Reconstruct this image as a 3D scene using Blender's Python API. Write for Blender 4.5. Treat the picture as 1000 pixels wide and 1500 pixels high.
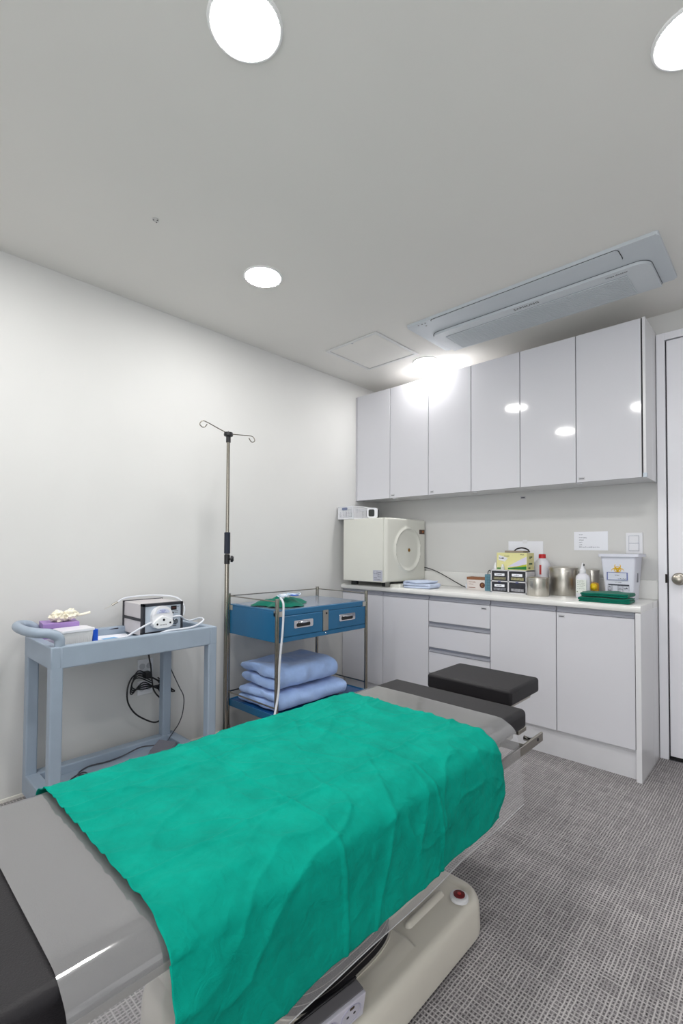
import bpy, bmesh, math, random
from mathutils import Vector, Matrix, noise
random.seed(7)
PI = math.pi
for o in list(bpy.data.objects): bpy.data.objects.remove(o)
scn = bpy.context.scene
col = scn.collection

# ---------------------------------------------------------------- camera, world, exposure
cam = bpy.data.objects.new('camera', bpy.data.cameras.new('camera')); col.objects.link(cam)
R_ = Vector((0.72794205, 0.6856144, 0.00576695)); U_ = Vector((0.01270198, -0.02189483, 0.99967959)); F_ = Vector((-0.68552099, 0.72763556, 0.02464683))
mw = Matrix((R_, U_, -F_)).transposed().to_4x4(); mw.translation = (0, 0, 1.15)
cam.matrix_world = mw
cam.data.sensor_fit = 'HORIZONTAL'; cam.data.sensor_width = 36; cam.data.lens = 0.7028132 * 36
cam.data.shift_y = 0.03495; cam.data.clip_start = 0.05
scn.camera = cam
scn.view_settings.view_transform = 'Standard'; scn.view_settings.look = 'None'
scn.view_settings.gamma = 1; scn.view_settings.use_curve_mapping = False
scn.view_settings.exposure = 0.17
w = bpy.data.worlds.new('world'); scn.world = w; w.use_nodes = True
w.node_tree.nodes['Background'].inputs[0].default_value = (0.8, 0.85, 0.9, 1)
w.node_tree.nodes['Background'].inputs[1].default_value = 0.3
LIGHT_STRENGTH = 120.0
FILL_STRENGTH = 2.8  # glow of the added fill panel behind the camera
FILL_2_STRENGTH = 0.6  # glow of the added fill panel on the right wall

# ---------------------------------------------------------------- room numbers (metres)
XL, XR_, YB, YF, ZC = -2.589, 1.15, 3.197, -1.45, 2.483
YU, YBF, CT = 2.91, 2.743, 0.868          # wall cabinet front, worktop front, worktop height
CX = -0.555                               # right end of the cabinets

# ---------------------------------------------------------------- materials
MATS = {}
def lin(c): return tuple((x/12.92 if x <= .04045 else ((x+.055)/1.055)**2.4) for x in (v/255 for v in c))
def pm(name, rgb, rough=.5, metal=0, var=.03, scale=8, bump=0, bscale=200, coat=0, stretch=None, trans=0, alpha=None, sheen=0, spec=.5):
    """principled material whose colour is gently varied by procedural noise; rgb in 0..255 sRGB"""
    if name in MATS: return MATS[name]
    m = bpy.data.materials.new(name); m.use_nodes = True
    nt = m.node_tree; b = nt.nodes['Principled BSDF']
    c = lin(rgb)
    tc = nt.nodes.new('ShaderNodeTexCoord'); mp = nt.nodes.new('ShaderNodeMapping')
    nt.links.new(tc.outputs['Object'], mp.inputs[0])
    if stretch: mp.inputs['Scale'].default_value = stretch
    n = nt.nodes.new('ShaderNodeTexNoise'); n.inputs['Scale'].default_value = scale; n.inputs['Detail'].default_value = 4
    nt.links.new(mp.outputs[0], n.inputs[0])
    r = nt.nodes.new('ShaderNodeValToRGB')
    r.color_ramp.elements[0].position = .3; r.color_ramp.elements[1].position = .7
    r.color_ramp.elements[0].color = tuple(x*(1-var) for x in c)+(1,); r.color_ramp.elements[1].color = tuple(min(1, x*(1+var)) for x in c)+(1,)
    nt.links.new(n.outputs[0], r.inputs[0]); nt.links.new(r.outputs[0], b.inputs['Base Color'])
    b.inputs['Roughness'].default_value = rough; b.inputs['Metallic'].default_value = metal
    b.inputs['Coat Weight'].default_value = coat; b.inputs['Transmission Weight'].default_value = trans
    b.inputs['Sheen Weight'].default_value = sheen; b.inputs['Specular IOR Level'].default_value = spec
    if alpha is not None: b.inputs['Alpha'].default_value = alpha
    if bump:
        n2 = nt.nodes.new('ShaderNodeTexNoise'); n2.inputs['Scale'].default_value = bscale; n2.inputs['Detail'].default_value = 3
        nt.links.new(mp.outputs[0], n2.inputs[0])
        bp = nt.nodes.new('ShaderNodeBump'); bp.inputs['Strength'].default_value = bump; bp.inputs['Distance'].default_value = .002
        nt.links.new(n2.outputs[0], bp.inputs['Height']); nt.links.new(bp.outputs[0], b.inputs['Normal'])
    MATS[name] = m; return m

wall_m   = pm('wall_paper', (212,212,211), .75, var=.012, scale=3, bump=.12, bscale=350, spec=.25)
ceil_m   = pm('ceiling_paint', (227,225,221), .85, var=.01, scale=2, spec=.2)
gloss_w  = pm('glossy_white_laminate', (214,214,220), .07, var=.004, scale=2)
panel_w  = pm('white_panel', (222,222,225), .25, var=.005)
top_w    = pm('white_worktop', (228,228,226), .12, var=.012, scale=14)
door_w   = pm('door_paint', (240,240,246), .35, var=.006)
alu      = pm('aluminium', (176,178,184), .3, 1, stretch=(1,40,40))
steel    = pm('stainless_steel', (206,202,194), .30, 1, var=.06, stretch=(60,60,2))
steel_p  = pm('post_steel', (158,153,143), .2, 1, var=.08, stretch=(60,60,2))
steel_d  = pm('brushed_steel', (170,166,158), .33, 1, var=.08, stretch=(4,60,60))
chrome   = pm('chrome', (215,215,218), .08, 1)
black_p  = pm('black_plastic', (22,22,26), .4)
black_s  = pm('black_slot', (10,10,12), .8)
leather  = pm('dark_leather', (25,23,27), .5, spec=.32, var=.06, scale=12, bump=.35, bscale=420)
cream    = pm('cream_plastic', (222,217,205), .28, var=.02, scale=6)
cream2   = pm('cream_enamel', (222,222,214), .22, var=.01, scale=6)
greyblue = pm('grey_blue_plastic', (152,166,182), .45, var=.035, scale=10, bump=.15, bscale=300)
blue_m   = pm('blue_enamel', (30,102,146), .28, var=.03, scale=6)
blue_t   = pm('blue_tray', (30,82,136), .25, var=.03, scale=6)
white_p  = pm('white_plastic', (228,229,234), .35, var=.01)
paper    = pm('white_paper', (238,240,248), .7, var=.01)
ink      = pm('dark_ink', (60,62,72), .7)
rubber   = pm('grey_rubber', (84,82,84), .6)
beigeg   = pm('beige_grey_enamel', (170,165,155), .4)

def carpet():
    m = bpy.data.materials.new('woven_carpet'); m.use_nodes = True; nt = m.node_tree; L = nt.links; N = nt.nodes.new
    b = nt.nodes['Principled BSDF']; b.inputs['Roughness'].default_value = .95; b.inputs['Specular IOR Level'].default_value = .1
    tc = N('ShaderNodeTexCoord')
    def math_(op, a, c=None, d=None):
        n = N('ShaderNodeMath'); n.operation = op
        for i, v in enumerate((a, c, d)):
            if v is None: continue
            if isinstance(v, (int, float)): n.inputs[i].default_value = v
            else: L.new(v, n.inputs[i])
        return n.outputs[0]
    sep0 = N('ShaderNodeSeparateXYZ')
    nz = N('ShaderNodeTexNoise'); nz.inputs['Scale'].default_value = 45; nz.inputs['Detail'].default_value = 2
    L.new(tc.outputs['Object'], nz.inputs[0])
    dist = N('ShaderNodeVectorMath'); dist.operation = 'MULTIPLY_ADD'; dist.inputs[1].default_value = (.0045,)*3
    L.new(nz.outputs['Color'], dist.inputs[0]); L.new(tc.outputs['Object'], dist.inputs[2])
    L.new(dist.outputs[0], sep0.inputs[0])
    X, Y = sep0.outputs[0], sep0.outputs[1]
    def line(u, v, per, width, seg):
        f = math_('DIVIDE', u, per); fr = math_('FRACT', f); fl = math_('FLOOR', f)
        tri = math_('ABSOLUTE', math_('SUBTRACT', fr, .5))                 # 0 on the thread
        ln = math_('SUBTRACT', 1, math_('SMOOTH_MIN', math_('DIVIDE', tri, width), 1, .3))
        wn = N('ShaderNodeTexWhiteNoise'); wn.noise_dimensions = '2D'
        cb = N('ShaderNodeCombineXYZ'); L.new(fl, cb.inputs[0]); L.new(math_('FLOOR', math_('DIVIDE', v, seg)), cb.inputs[1]); L.new(cb.outputs[0], wn.inputs['Vector'])
        return math_('MULTIPLY', math_('MAXIMUM', ln, 0), math_('MULTIPLY_ADD', wn.outputs['Value'], .45, .42))
    a = line(X, Y, .0096, .36, .075); c = line(Y, X, .0122, .30, .065)
    th = math_('MAXIMUM', a, math_('MULTIPLY', c, .95))
    n2 = N('ShaderNodeTexNoise'); n2.inputs['Scale'].default_value = 260; n2.inputs['Detail'].default_value = 2; L.new(tc.outputs['Object'], n2.inputs[0])
    n3 = N('ShaderNodeTexNoise'); n3.inputs['Scale'].default_value = 3.5; L.new(tc.outputs['Object'], n3.inputs[0])
    rb = N('ShaderNodeValToRGB'); e = rb.color_ramp.elements
    e[0].position = .35; e[1].position = .68; e[0].color = lin((44,41,44))+(1,); e[1].color = lin((138,134,137))+(1,)
    L.new(n2.outputs[0], rb.inputs[0])
    mx = N('ShaderNodeMix'); mx.data_type = 'RGBA'; L.new(math_('MINIMUM', math_('MULTIPLY', th, 1.25), 1), mx.inputs[0]); L.new(rb.outputs[0], mx.inputs[6]); mx.inputs[7].default_value = lin((196,192,192))+(1,)
    mu = N('ShaderNodeMix'); mu.data_type = 'RGBA'; mu.blend_type = 'MULTIPLY'; mu.inputs[0].default_value = 1
    L.new(mx.outputs[2], mu.inputs[6]); g = math_('MULTIPLY_ADD', n3.outputs[0], .3, .85)
    cb = N('ShaderNodeCombineXYZ'); [L.new(g, cb.inputs[i]) for i in range(3)]; L.new(cb.outputs[0], mu.inputs[7])
    L.new(mu.outputs[2], b.inputs['Base Color'])
    bp = N('ShaderNodeBump'); bp.inputs['Strength'].default_value = .6; bp.inputs['Distance'].default_value = .003
    L.new(math_('ADD', th, n2.outputs[0]), bp.inputs['Height']); L.new(bp.outputs[0], b.inputs['Normal'])
    return m
carpet_m = carpet()

def cloth(name, rgb, var=.1, weave=900, wr=.5, sheen=.15):
    m = bpy.data.materials.new(name); m.use_nodes = True; nt = m.node_tree; L = nt.links; N = nt.nodes.new
    b = nt.nodes['Principled BSDF']; b.inputs['Roughness'].default_value = .85; b.inputs['Sheen Weight'].default_value = sheen; b.inputs['Specular IOR Level'].default_value = .08
    b.inputs['Sheen Roughness'].default_value = .5
    tc = N('ShaderNodeTexCoord'); c = lin(rgb)
    n = N('ShaderNodeTexNoise'); n.inputs['Scale'].default_value = 9; n.inputs['Detail'].default_value = 8; n.inputs['Roughness'].default_value = .65; L.new(tc.outputs['Object'], n.inputs[0])
    r = N('ShaderNodeValToRGB'); e = r.color_ramp.elements; e[0].position = .3; e[1].position = .7
    e[0].color = tuple(x*(1-var) for x in c)+(1,); e[1].color = tuple(min(1, x*(1+var)) for x in c)+(1,)
    L.new(n.outputs[0], r.inputs[0]); L.new(r.outputs[0], b.inputs['Base Color'])
    n2 = N('ShaderNodeTexNoise'); n2.inputs['Scale'].default_value = weave; L.new(tc.outputs['Object'], n2.inputs[0])
    n3 = N('ShaderNodeTexNoise'); n3.inputs['Scale'].default_value = 28; n3.inputs['Detail'].default_value = 5; n3.inputs['Distortion'].default_value = .8; L.new(tc.outputs['Object'], n3.inputs[0])
    b1 = N('ShaderNodeBump'); b1.inputs['Strength'].default_value = .3; b1.inputs['Distance'].default_value = .001; L.new(n2.outputs[0], b1.inputs['Height'])
    b2 = N('ShaderNodeBump'); b2.inputs['Strength'].default_value = wr; b2.inputs['Distance'].default_value = .006; L.new(n3.outputs[0], b2.inputs['Height'])
    L.new(b1.outputs[0], b2.inputs['Normal']); L.new(b2.outputs[0], b.inputs['Normal'])
    return m
green_m = cloth('surgical_green_cotton', (3,143,125), .17, 900, .8, sheen=0)
green_d = cloth('dark_green_cotton', (4,104,86), .12)
towel_m = cloth('light_blue_terry', (162,190,238), .09, 600, .7, .3)
pale_t  = cloth('pale_blue_terry', (196,208,232), .05, 700, .6, .2)
whitecl = cloth('white_cotton', (225,229,238), .03, 700, .5)

def plastic_film():
    m = bpy.data.materials.new('clear_plastic_film'); m.use_nodes = True; nt = m.node_tree; L = nt.links; N = nt.nodes.new
    out = nt.nodes['Material Output']; nt.nodes.remove(nt.nodes['Principled BSDF'])
    tr = N('ShaderNodeBsdfTransparent'); tr.inputs[0].default_value = (.95, .95, .96, 1)
    df = N('ShaderNodeBsdfDiffuse'); df.inputs[0].default_value = (.82, .82, .84, 1)
    gl = N('ShaderNodeBsdfGlossy'); gl.inputs['Roughness'].default_value = .09
    m1 = N('ShaderNodeMixShader'); m1.inputs[0].default_value = .20; L.new(tr.outputs[0], m1.inputs[1]); L.new(df.outputs[0], m1.inputs[2])
    fr = N('ShaderNodeFresnel'); fr.inputs[0].default_value = 1.9
    tc = N('ShaderNodeTexCoord'); n = N('ShaderNodeTexNoise'); n.inputs['Scale'].default_value = 7; n.inputs['Detail'].default_value = 2; L.new(tc.outputs['Object'], n.inputs[0])
    bp = N('ShaderNodeBump'); bp.inputs['Strength'].default_value = .25; bp.inputs['Distance'].default_value = .01; L.new(n.outputs[0], bp.inputs['Height'])
    L.new(bp.outputs[0], gl.inputs['Normal']); L.new(bp.outputs[0], fr.inputs['Normal'])
    m2 = N('ShaderNodeMixShader'); L.new(fr.outputs[0], m2.inputs[0]); L.new(m1.outputs[0], m2.inputs[1]); L.new(gl.outputs[0], m2.inputs[2])
    L.new(m2.outputs[0], out.inputs[0]); return m
film_m = plastic_film()

def emit(name, rgb, s):
    m = bpy.data.materials.new(name); m.use_nodes = True; nt = m.node_tree
    b = nt.nodes['Principled BSDF']; b.inputs['Emission Color'].default_value = rgb+(1,); b.inputs['Emission Strength'].default_value = s
    b.inputs['Base Color'].default_value = (.9, .9, .9, 1); return m
lamp_m = emit('lamp_diffuser', (1, .985, .96), LIGHT_STRENGTH)

# ---------------------------------------------------------------- geometry helpers (world coordinates throughout)
def B():
    b = bmesh.new(); b.faces.layers.int.new('flat'); return b
def markflat(bm, vs):
    ly = bm.faces.layers.int.get('flat') or bm.faces.layers.int.new('flat')
    for f in {f for v in vs for f in v.link_faces}:
        f.normal_update(); n = f.normal
        if max(abs(n.x), abs(n.y), abs(n.z)) > .9998: f[ly] = 1
def box(bm, x0, x1, y0, y1, z0, z1, bev=0, seg=2, M=None):
    r = bmesh.ops.create_cube(bm, size=1)
    vs = r['verts']
    for v in vs: v.co = Vector((x0+(v.co.x+.5)*(x1-x0), y0+(v.co.y+.5)*(y1-y0), z0+(v.co.z+.5)*(z1-z0)))
    if bev:
        es = list({e for v in vs for e in v.link_edges})
        rr = bmesh.ops.bevel(bm, geom=es, offset=bev, segments=seg, profile=.5, affect='EDGES')
        vs = list({v for v in vs if v.is_valid} | set(rr['verts']))
    markflat(bm, vs)
    if M is not None: bmesh.ops.transform(bm, matrix=M, verts=vs)
    return bm
def smooth_path(pts, n=6):
    P = [Vector(p) for p in pts]; P = [P[0]*2-P[1]]+P+[P[-1]*2-P[-2]]; out = []
    for i in range(1, len(P)-2):
        a, b, c, d = P[i-1:i+3]
        for k in range(n):
            t = k/n
            out.append(.5*((2*b)+(c-a)*t+(2*a-5*b+4*c-d)*t*t+(3*b-a-3*c+d)*t**3))
    out.append(P[-2]); return out
def tube(bm, pts, r, n=8, smooth=0, caps=True):
    P = smooth_path(pts, smooth) if smooth else [Vector(p) for p in pts]
    rings = []; prev = None
    for i, p in enumerate(P):
        t = (P[min(i+1, len(P)-1)]-P[max(i-1, 0)]).normalized()
        if prev is None: u = t.orthogonal().normalized()
        else:
            u = prev-t*prev.dot(t); u = u.normalized() if u.length > 1e-6 else t.orthogonal().normalized()
        prev = u; v = t.cross(u); rr = r[i] if isinstance(r, (list, tuple)) else r
        rings.append([bm.verts.new(p+(u*math.cos(a)+v*math.sin(a))*rr) for a in (2*PI*k/n for k in range(n))])
    for a, b in zip(rings, rings[1:]):
        for k in range(n): bm.faces.new((a[k], a[(k+1) % n], b[(k+1) % n], b[k]))
    if caps: bm.faces.new(rings[0][::-1]); bm.faces.new(rings[-1])
    return bm
def lathe(bm, prof, c, axis='Z', n=32, M=None):
    """prof: (radius, height) pairs"""
    rings = []
    for r, h in prof:
        ring = []
        for k in range(n):
            a = 2*PI*k/n; x, y = r*math.cos(a), r*math.sin(a)
            p = Vector((x, y, h)) if axis == 'Z' else (Vector((h, x, y)) if axis == 'X' else Vector((x, h, -y)))
            if M is not None: p = M @ p
            ring.append(bm.verts.new(Vector(c)+p))
        rings.append(ring)
    for a, b in zip(rings, rings[1:]):
        for k in range(n): bm.faces.new((a[k], a[(k+1) % n], b[(k+1) % n], b[k]))
    bm.faces.new(rings[0][::-1]); bm.faces.new(rings[-1]); return bm
def prism(bm, poly, z0, z1, bev=0, seg=2, M=None):
    a = [bm.verts.new((x, y, z0)) for x, y in poly]; b = [bm.verts.new((x, y, z1)) for x, y in poly]; n = len(poly)
    fs = [bm.faces.new(a[::-1]), bm.faces.new(b)]+[bm.faces.new((a[i], a[(i+1) % n], b[(i+1) % n], b[i])) for i in range(n)]
    vs = a+b
    if bev:
        es = [e for e in {e for v in b for e in v.link_edges} if e.verts[0] in b and e.verts[1] in b]
        rr = bmesh.ops.bevel(bm, geom=es, offset=bev, segments=seg, profile=.5, affect='EDGES'); vs = list({v for v in vs if v.is_valid} | set(rr['verts']))
    markflat(bm, vs)
    if M is not None: bmesh.ops.transform(bm, matrix=M, verts=vs)
    return bm
def rrect(x0, x1, y0, y1, r, n=5):
    rs = r if isinstance(r, (list, tuple)) else (r,)*4
    out = []
    for (cx, cy, a0), q in zip(((x1, y1, 0), (x0, y1, 90), (x0, y0, 180), (x1, y0, 270)), rs):
        sx = -1 if cx == x1 else 1; sy = -1 if cy == y1 else 1
        for k in range(n+1):
            a = math.radians(a0+90*k/n); out.append((cx+sx*q+q*math.cos(a), cy+sy*q+q*math.sin(a)))
    return out
def grid(bm, nu, nv, fn, closed_u=False):
    V = [[bm.verts.new(fn(i/(nu if closed_u else nu-1), j/(nv-1))) for j in range(nv)] for i in range(nu)]
    for i in range(nu if closed_u else nu-1):
        for j in range(nv-1):
            a, b = V[i], V[(i+1) % nu]; bm.faces.new((a[j], b[j], b[j+1], a[j+1]))
    return V
def world_loc(o):
    v = Vector((0, 0, 0))
    while o is not None: v += o.location; o = o.parent
    return v
def tag(o, label=None, cat=None, group=None, kind=None):
    if label: o['label'] = label
    if cat: o['category'] = cat
    if group: o['group'] = group
    if kind: o['kind'] = kind
    return o
def obj(name, bm, mat, parent=None, label=None, cat=None, group=None, kind=None, ang=35, flip=True):
    if flip: bmesh.ops.recalc_face_normals(bm, faces=bm.faces)
    for e in bm.edges:
        if len(e.link_faces) == 2 and e.calc_face_angle(0) > math.radians(ang): e.smooth = False
    ly = bm.faces.layers.int.get('flat')
    for f in bm.faces: f.smooth = any(e.smooth for e in f.edges) and not (ly and f[ly])
    if ly: bm.faces.layers.int.remove(ly)
    me = bpy.data.meshes.new(name); bm.to_mesh(me); bm.free()
    for m in (mat if isinstance(mat, (list, tuple)) else [mat]): me.materials.append(m)
    o = bpy.data.objects.new(name, me); col.objects.link(o)
    if parent is not None:
        o.parent = parent; me.transform(Matrix.Translation(-world_loc(parent)))
    else:
        xs = [v.co.x for v in me.vertices]; ys = [v.co.y for v in me.vertices]; zs = [v.co.z for v in me.vertices]
        loc = Vector(((min(xs)+max(xs))/2, (min(ys)+max(ys))/2, min(zs)))
        me.transform(Matrix.Translation(-loc)); o.location = loc
    return tag(o, label, cat, group, kind)
def thing(name, label, cat, loc, group=None, kind=None):
    o = bpy.data.objects.new(name, None); col.objects.link(o); o.location = loc; o.empty_display_size = .1
    return tag(o, label, cat, group, kind)
def bx(name, mat, parent, x0, x1, y0, y1, z0, z1, bev=0, seg=2, **k): return obj(name, box(B(), x0, x1, y0, y1, z0, z1, bev, seg), mat, parent, **k)
def text(s, size, org, xd, yd, mat, parent, name='lettering', ext=.0003, align='CENTER', sx=1):
    cu = bpy.data.curves.new('t', 'FONT'); cu.body = s; cu.size = size; cu.extrude = ext; cu.align_x = align; cu.align_y = 'CENTER'; cu.resolution_u = 2
    t = bpy.data.objects.new('t', cu); me = bpy.data.meshes.new_from_object(t); bpy.data.objects.remove(t)
    xd = Vector(xd).normalized(); yd = Vector(yd).normalized(); zd = xd.cross(yd)
    M = Matrix((xd*sx, yd, zd)).transposed().to_4x4(); M.translation = Vector(org); me.transform(M)
    me.transform(Matrix.Translation(-world_loc(parent))); me.materials.clear(); me.materials.append(mat); me.name = name
    o = bpy.data.objects.new(name, me); col.objects.link(o); o.parent = parent; return o
def lines(name, parent, org, xd, yd, spec, mat, t=.0006):
    """flat print: small bars (x, y, w, h) in the plane through org"""
    bm = B(); xd = Vector(xd).normalized(); yd = Vector(yd).normalized(); n = xd.cross(yd); o = Vector(org)
    for x, y, w_, h in spec:
        M = Matrix((xd, yd, n)).transposed().to_4x4(); M.translation = o
        box(bm, x, x+w_, y, y+h, 0, t, M=M)
    return obj(name, bm, mat, parent)
def wiggly(x, y, w_, h, n, seed=0):
    """a row of n letter-like dashes of total width w_"""
    rr = random.Random(seed); out = []; cx = x
    for i in range(n):
        ww = w_/n*(.45+.4*rr.random()); out.append((cx, y+h*.25*rr.random(), ww, h*(.5+.4*rr.random()))); cx += w_/n
    return out

# ================================================================ STRUCTURE
def struct(name, bm, mat, parent=None, **k): return obj(name, bm, mat, parent, kind='structure', **k)
struct('floor', box(B(), XL-.1, XR_+.1, YF-.1, YB+.1, -.1, 0), carpet_m)
struct('ceiling', box(B(), XL-.1, XR_+.1, YF-.1, YB+.1, ZC, ZC+.1), ceil_m)
struct('wall_left', box(B(), XL-.1, XL, YF-.1, YB+.1, 0, ZC), wall_m)
struct('wall_back', box(B(), XL, XR_, YB, YB+.1, 0, ZC), wall_m)
struct('wall_right', box(B(), XR_, XR_+.1, YF-.1, YB+.1, 0, ZC), wall_m)
struct('wall_front', box(B(), XL, XR_, YF-.1, YF, 0, ZC), wall_m)
struct('baseboard_left', box(B(), XL, XL+.006, YF, YB, 0, .018, .002, 1), pm('baseboard_vinyl', (232,230,222), .35))
struct('baseboard_right', box(B(), XR_-.006, XR_, YF, YB, 0, .045, .002, 1), MATS['baseboard_vinyl'])
# glowing window-shaped panel added behind the camera as soft fill light
fill_root = bpy.data.objects.new('fill_panel_1', None); col.objects.link(fill_root); fill_root.location = (-.1, YF, .9); fill_root['kind'] = 'structure'
fill_m = emit('fill_glow', (.96, .98, 1), FILL_STRENGTH); fill_m2 = emit('dim_fill_glow', (.96, .98, 1), FILL_2_STRENGTH)
for k in range(3):
    a = -.72+k*.60; obj('fill_pane', box(B(), a+.03, a+.57, YF+.008, YF+.014, .33, 2.22), fill_m, fill_root)
bm = B()
for k in range(4): box(bm, -.73+k*.60, -.69+k*.60, YF+.001, YF+.03, .3, 2.25)
for z in (.3, 2.215): box(bm, -.73, 1.11, YF+.001, YF+.03, z, z+.035)
obj('fill_frame', bm, white_p, fill_root)
fill_root = bpy.data.objects.new('fill_panel_2', None); col.objects.link(fill_root); fill_root.location = (XR_, 1.0, .9); fill_root['kind'] = 'structure'  # second, dimmer glowing panel, added out of view for side fill
for k in range(3):
    a = .1+k*.68; obj('fill_pane', box(B(), XR_-.014, XR_-.008, a+.03, a+.65, 1.23, 2.27), fill_m2, fill_root)
bm = B()
for k in range(4): box(bm, XR_-.03, XR_-.001, .09+k*.68, .13+k*.68, 1.2, 2.30)
for z in (1.2, 2.265): box(bm, XR_-.03, XR_-.001, .09, 2.17, z, z+.035)
obj('fill_frame', bm, white_p, fill_root)
# door in the back wall
d = bpy.data.objects.new('door_1', None); col.objects.link(d); d.location = (-.08, YB-.02, 0); d['kind'] = 'structure'
DX0, DX1, DZ = -.507, .36, 2.316
dark_gap = pm('shadow_gap', (40,40,42), .9)
bx('reveal', dark_gap, d, DX0-.004, DX1+.004, YB-.012, YB-.002, .0, DZ+.004)
bm = B(); box(bm, DX0-.045, DX0-.004, YB-.035, YB, 0, DZ+.045, .002, 1); box(bm, DX1+.004, DX1+.045, YB-.035, YB, 0, DZ+.045, .002, 1); box(bm, DX0-.004, DX1+.004, YB-.035, YB, DZ+.004, DZ+.045, .002, 1)
obj('door_frame', bm, door_w, d)
bx('door_leaf', door_w, d, DX0+.003, DX1-.003, YB-.030, YB-.012, .022, DZ-.002, .002, 1)
bx('door_gap', black_s, d, DX0, DX1, YB-.028, YB-.012, .002, .018)
bx('threshold', alu, d, DX0, DX1, YB-.036, YB-.029, 0, .004)
nick = pm('brushed_nickel', (168,162,152), .3, 1)
kz, kx, ky = .99, -.456, YB-.03
obj('knob_rosette', lathe(B(), [(.034,0),(.034,-.004),(.029,-.010),(.012,-.013),(.012,-.03)], (kx, ky, kz), 'Y'), nick, d)
obj('knob', lathe(B(), [(.011,-.025),(.014,-.032),(.024,-.040),(.027,-.050),(.025,-.060),(.016,-.065),(.004,-.066)], (kx, ky, kz), 'Y'), nick, d)
bx('strike_plate', pm('dark_strike', (50,46,44), .5, 1), d, DX0-.012, DX0-.002, YB-.0375, YB-.033, kz-.024, kz+.024, .001, 1)

# ================================================================ CEILING FITTINGS
glare_ring = pm('lamp_rim', (240,240,240), .4)
def ceiling_light(x, y, label, first=[None]):
    r = .088
    if first[0] is None:
        t = thing('ceiling_light', label, 'light', (x, y, ZC), 'round ceiling downlights')
        bm = B(); lathe(bm, [(r-.003,-.004),(r+.000,-.006),(r+.004,-.006),(r+.007,-.004),(r+.008,0),(r-.003,0)], (x, y, ZC)); bmesh.ops.recalc_face_normals(bm, faces=bm.faces)
        obj('lamp_ring', bm, glare_ring, t)
        obj('diffuser', lathe(B(), [(r-.003,-.004),(r-.004,-.006),(r-.02,-.008),(.001,-.009)], (x, y, ZC), n=40), lamp_m, t)
        first[0] = t; return t
    r0 = first[0]; t = r0.copy(); col.objects.link(t); t.location = (x, y, ZC); t['label'] = label
    for ch in r0.children: c = ch.copy(); col.objects.link(c); c.parent = t
    return t
ceiling_light(-1.002, .695, 'large glowing round downlight at the top of the view, left of centre')
ceiling_light(-1.886, 1.428, 'round ceiling downlight above the IV pole, in the middle of the ceiling')
ceiling_light(-.170, 1.50, 'round downlight cut off by the top right corner of the view')
ceiling_light(-1.895, 2.885, 'round downlight right in front of the wall cabinets beside the ceiling hatch')
ceiling_light(-1.86, .174, 'round downlight near the left wall behind the camera side')
ceiling_light(-1.0, -.75, 'round downlight behind the camera')
t = thing('ceiling_hatch', 'square white access hatch in the ceiling near the far corner', 'hatch', (-2.07, 2.49, ZC))
trimw = pm('hatch_trim', (214,214,214), .3, .0)
hx0, hx1, hy0, hy1 = -2.292, -1.850, 2.262, 2.722
bm = B()
for a in ((hx0,hx1,hy0,hy0+.022),(hx0,hx1,hy1-.022,hy1),(hx0,hx0+.022,hy0+.022,hy1-.022),(hx1-.022,hx1,hy0+.022,hy1-.022)): box(bm, *a, ZC-.008, ZC, .002, 1)
obj('hatch_frame', bm, trimw, t)
bx('hatch_panel', ceil_m, t, hx0+.026, hx1-.026, hy0+.026, hy1-.026, ZC-.005, ZC)
bx('hatch_gap', dark_gap, t, hx0+.02, hx1-.02, hy0+.02, hy1-.02, ZC-.0015, ZC)
obj('latch', lathe(B(), [(.009,-.007),(.009,0)], (-2.07, 2.285, ZC-.001), n=14), alu, t)

# air conditioner
acm = pm('ac_plastic', (198,204,210), .4, var=.01); ac2 = pm('ac_plastic_light', (204,209,214), .38, var=.01)
t = thing('air_conditioner', 'long pale grey one-way cassette air conditioner in the ceiling above the wall cabinets', 'air conditioner', (-1.02, 2.52, ZC))
prof = rrect(-1.672, -.394, 2.330, 2.788, .012)
obj('casing', prism(B(), [(x, -y) for x, y in prof], -ZC, -(ZC-.016), .008, 2, Matrix(((1,0,0,0),(0,-1,0,0),(0,0,-1,0),(0,0,0,1)))), acm, t)
obj('vane_gap', prism(B(), rrect(-1.515, -.545, 2.335, 2.441, .022), ZC-.0168, ZC-.014), dark_gap, t)
obj('vane', prism(B(), rrect(-1.512, -.548, 2.338, 2.438, .02), ZC-.0205, ZC-.016), acm, t)
gz = ZC-.036
obj('grille_gap', prism(B(), rrect(-1.614, -.454, 2.492, 2.790, (.006,.006,.06,.06), 8), ZC-.0180, ZC-.014), pm('soft_gap', (120,124,130), .8), t)
obj('grille_cover', prism(B(), [(x, y) for x, y in rrect(-1.611, -.457, 2.495, 2.787, (.004,.004,.06,.06), 8)], gz+.004, ZC-.0178), ac2, t)
bm = B()
for i in range(17):
    y = 2.560+i*.0126; box(bm, -1.54, -.56, y, y+.0062, gz-.001, gz+.0035)
obj('louvre', bm, ac2, t, kind='stuff')
bx('louvre_recess', pm('louvre_shadow', (158,164,172), .6), t, -1.538, -.562, 2.558, 2.768, gz+.002, gz+.006)
text('SAMSUNG', .026, (-1.028, 2.524, gz+.0035), (1,0,0), (0,-1,0), black_p, t, sx=1.15)
text('virus', .020, (-.625, 2.524, gz+.0035), (1,0,0), (0,-1,0), black_p, t)
text('doctor', .019, (-.575, 2.524, gz+.0035), (1,0,0), (0,-1,0), rubber, t)
for x, y in ((-1.60, 2.352), (-1.575, 2.352), (-1.553, 2.352), (-1.567, 2.385)):
    obj('indicator', lathe(B(), [(.0045,-.0008),(.0045,.001)], (x, y, ZC-.016), n=10), rubber, t)
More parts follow.
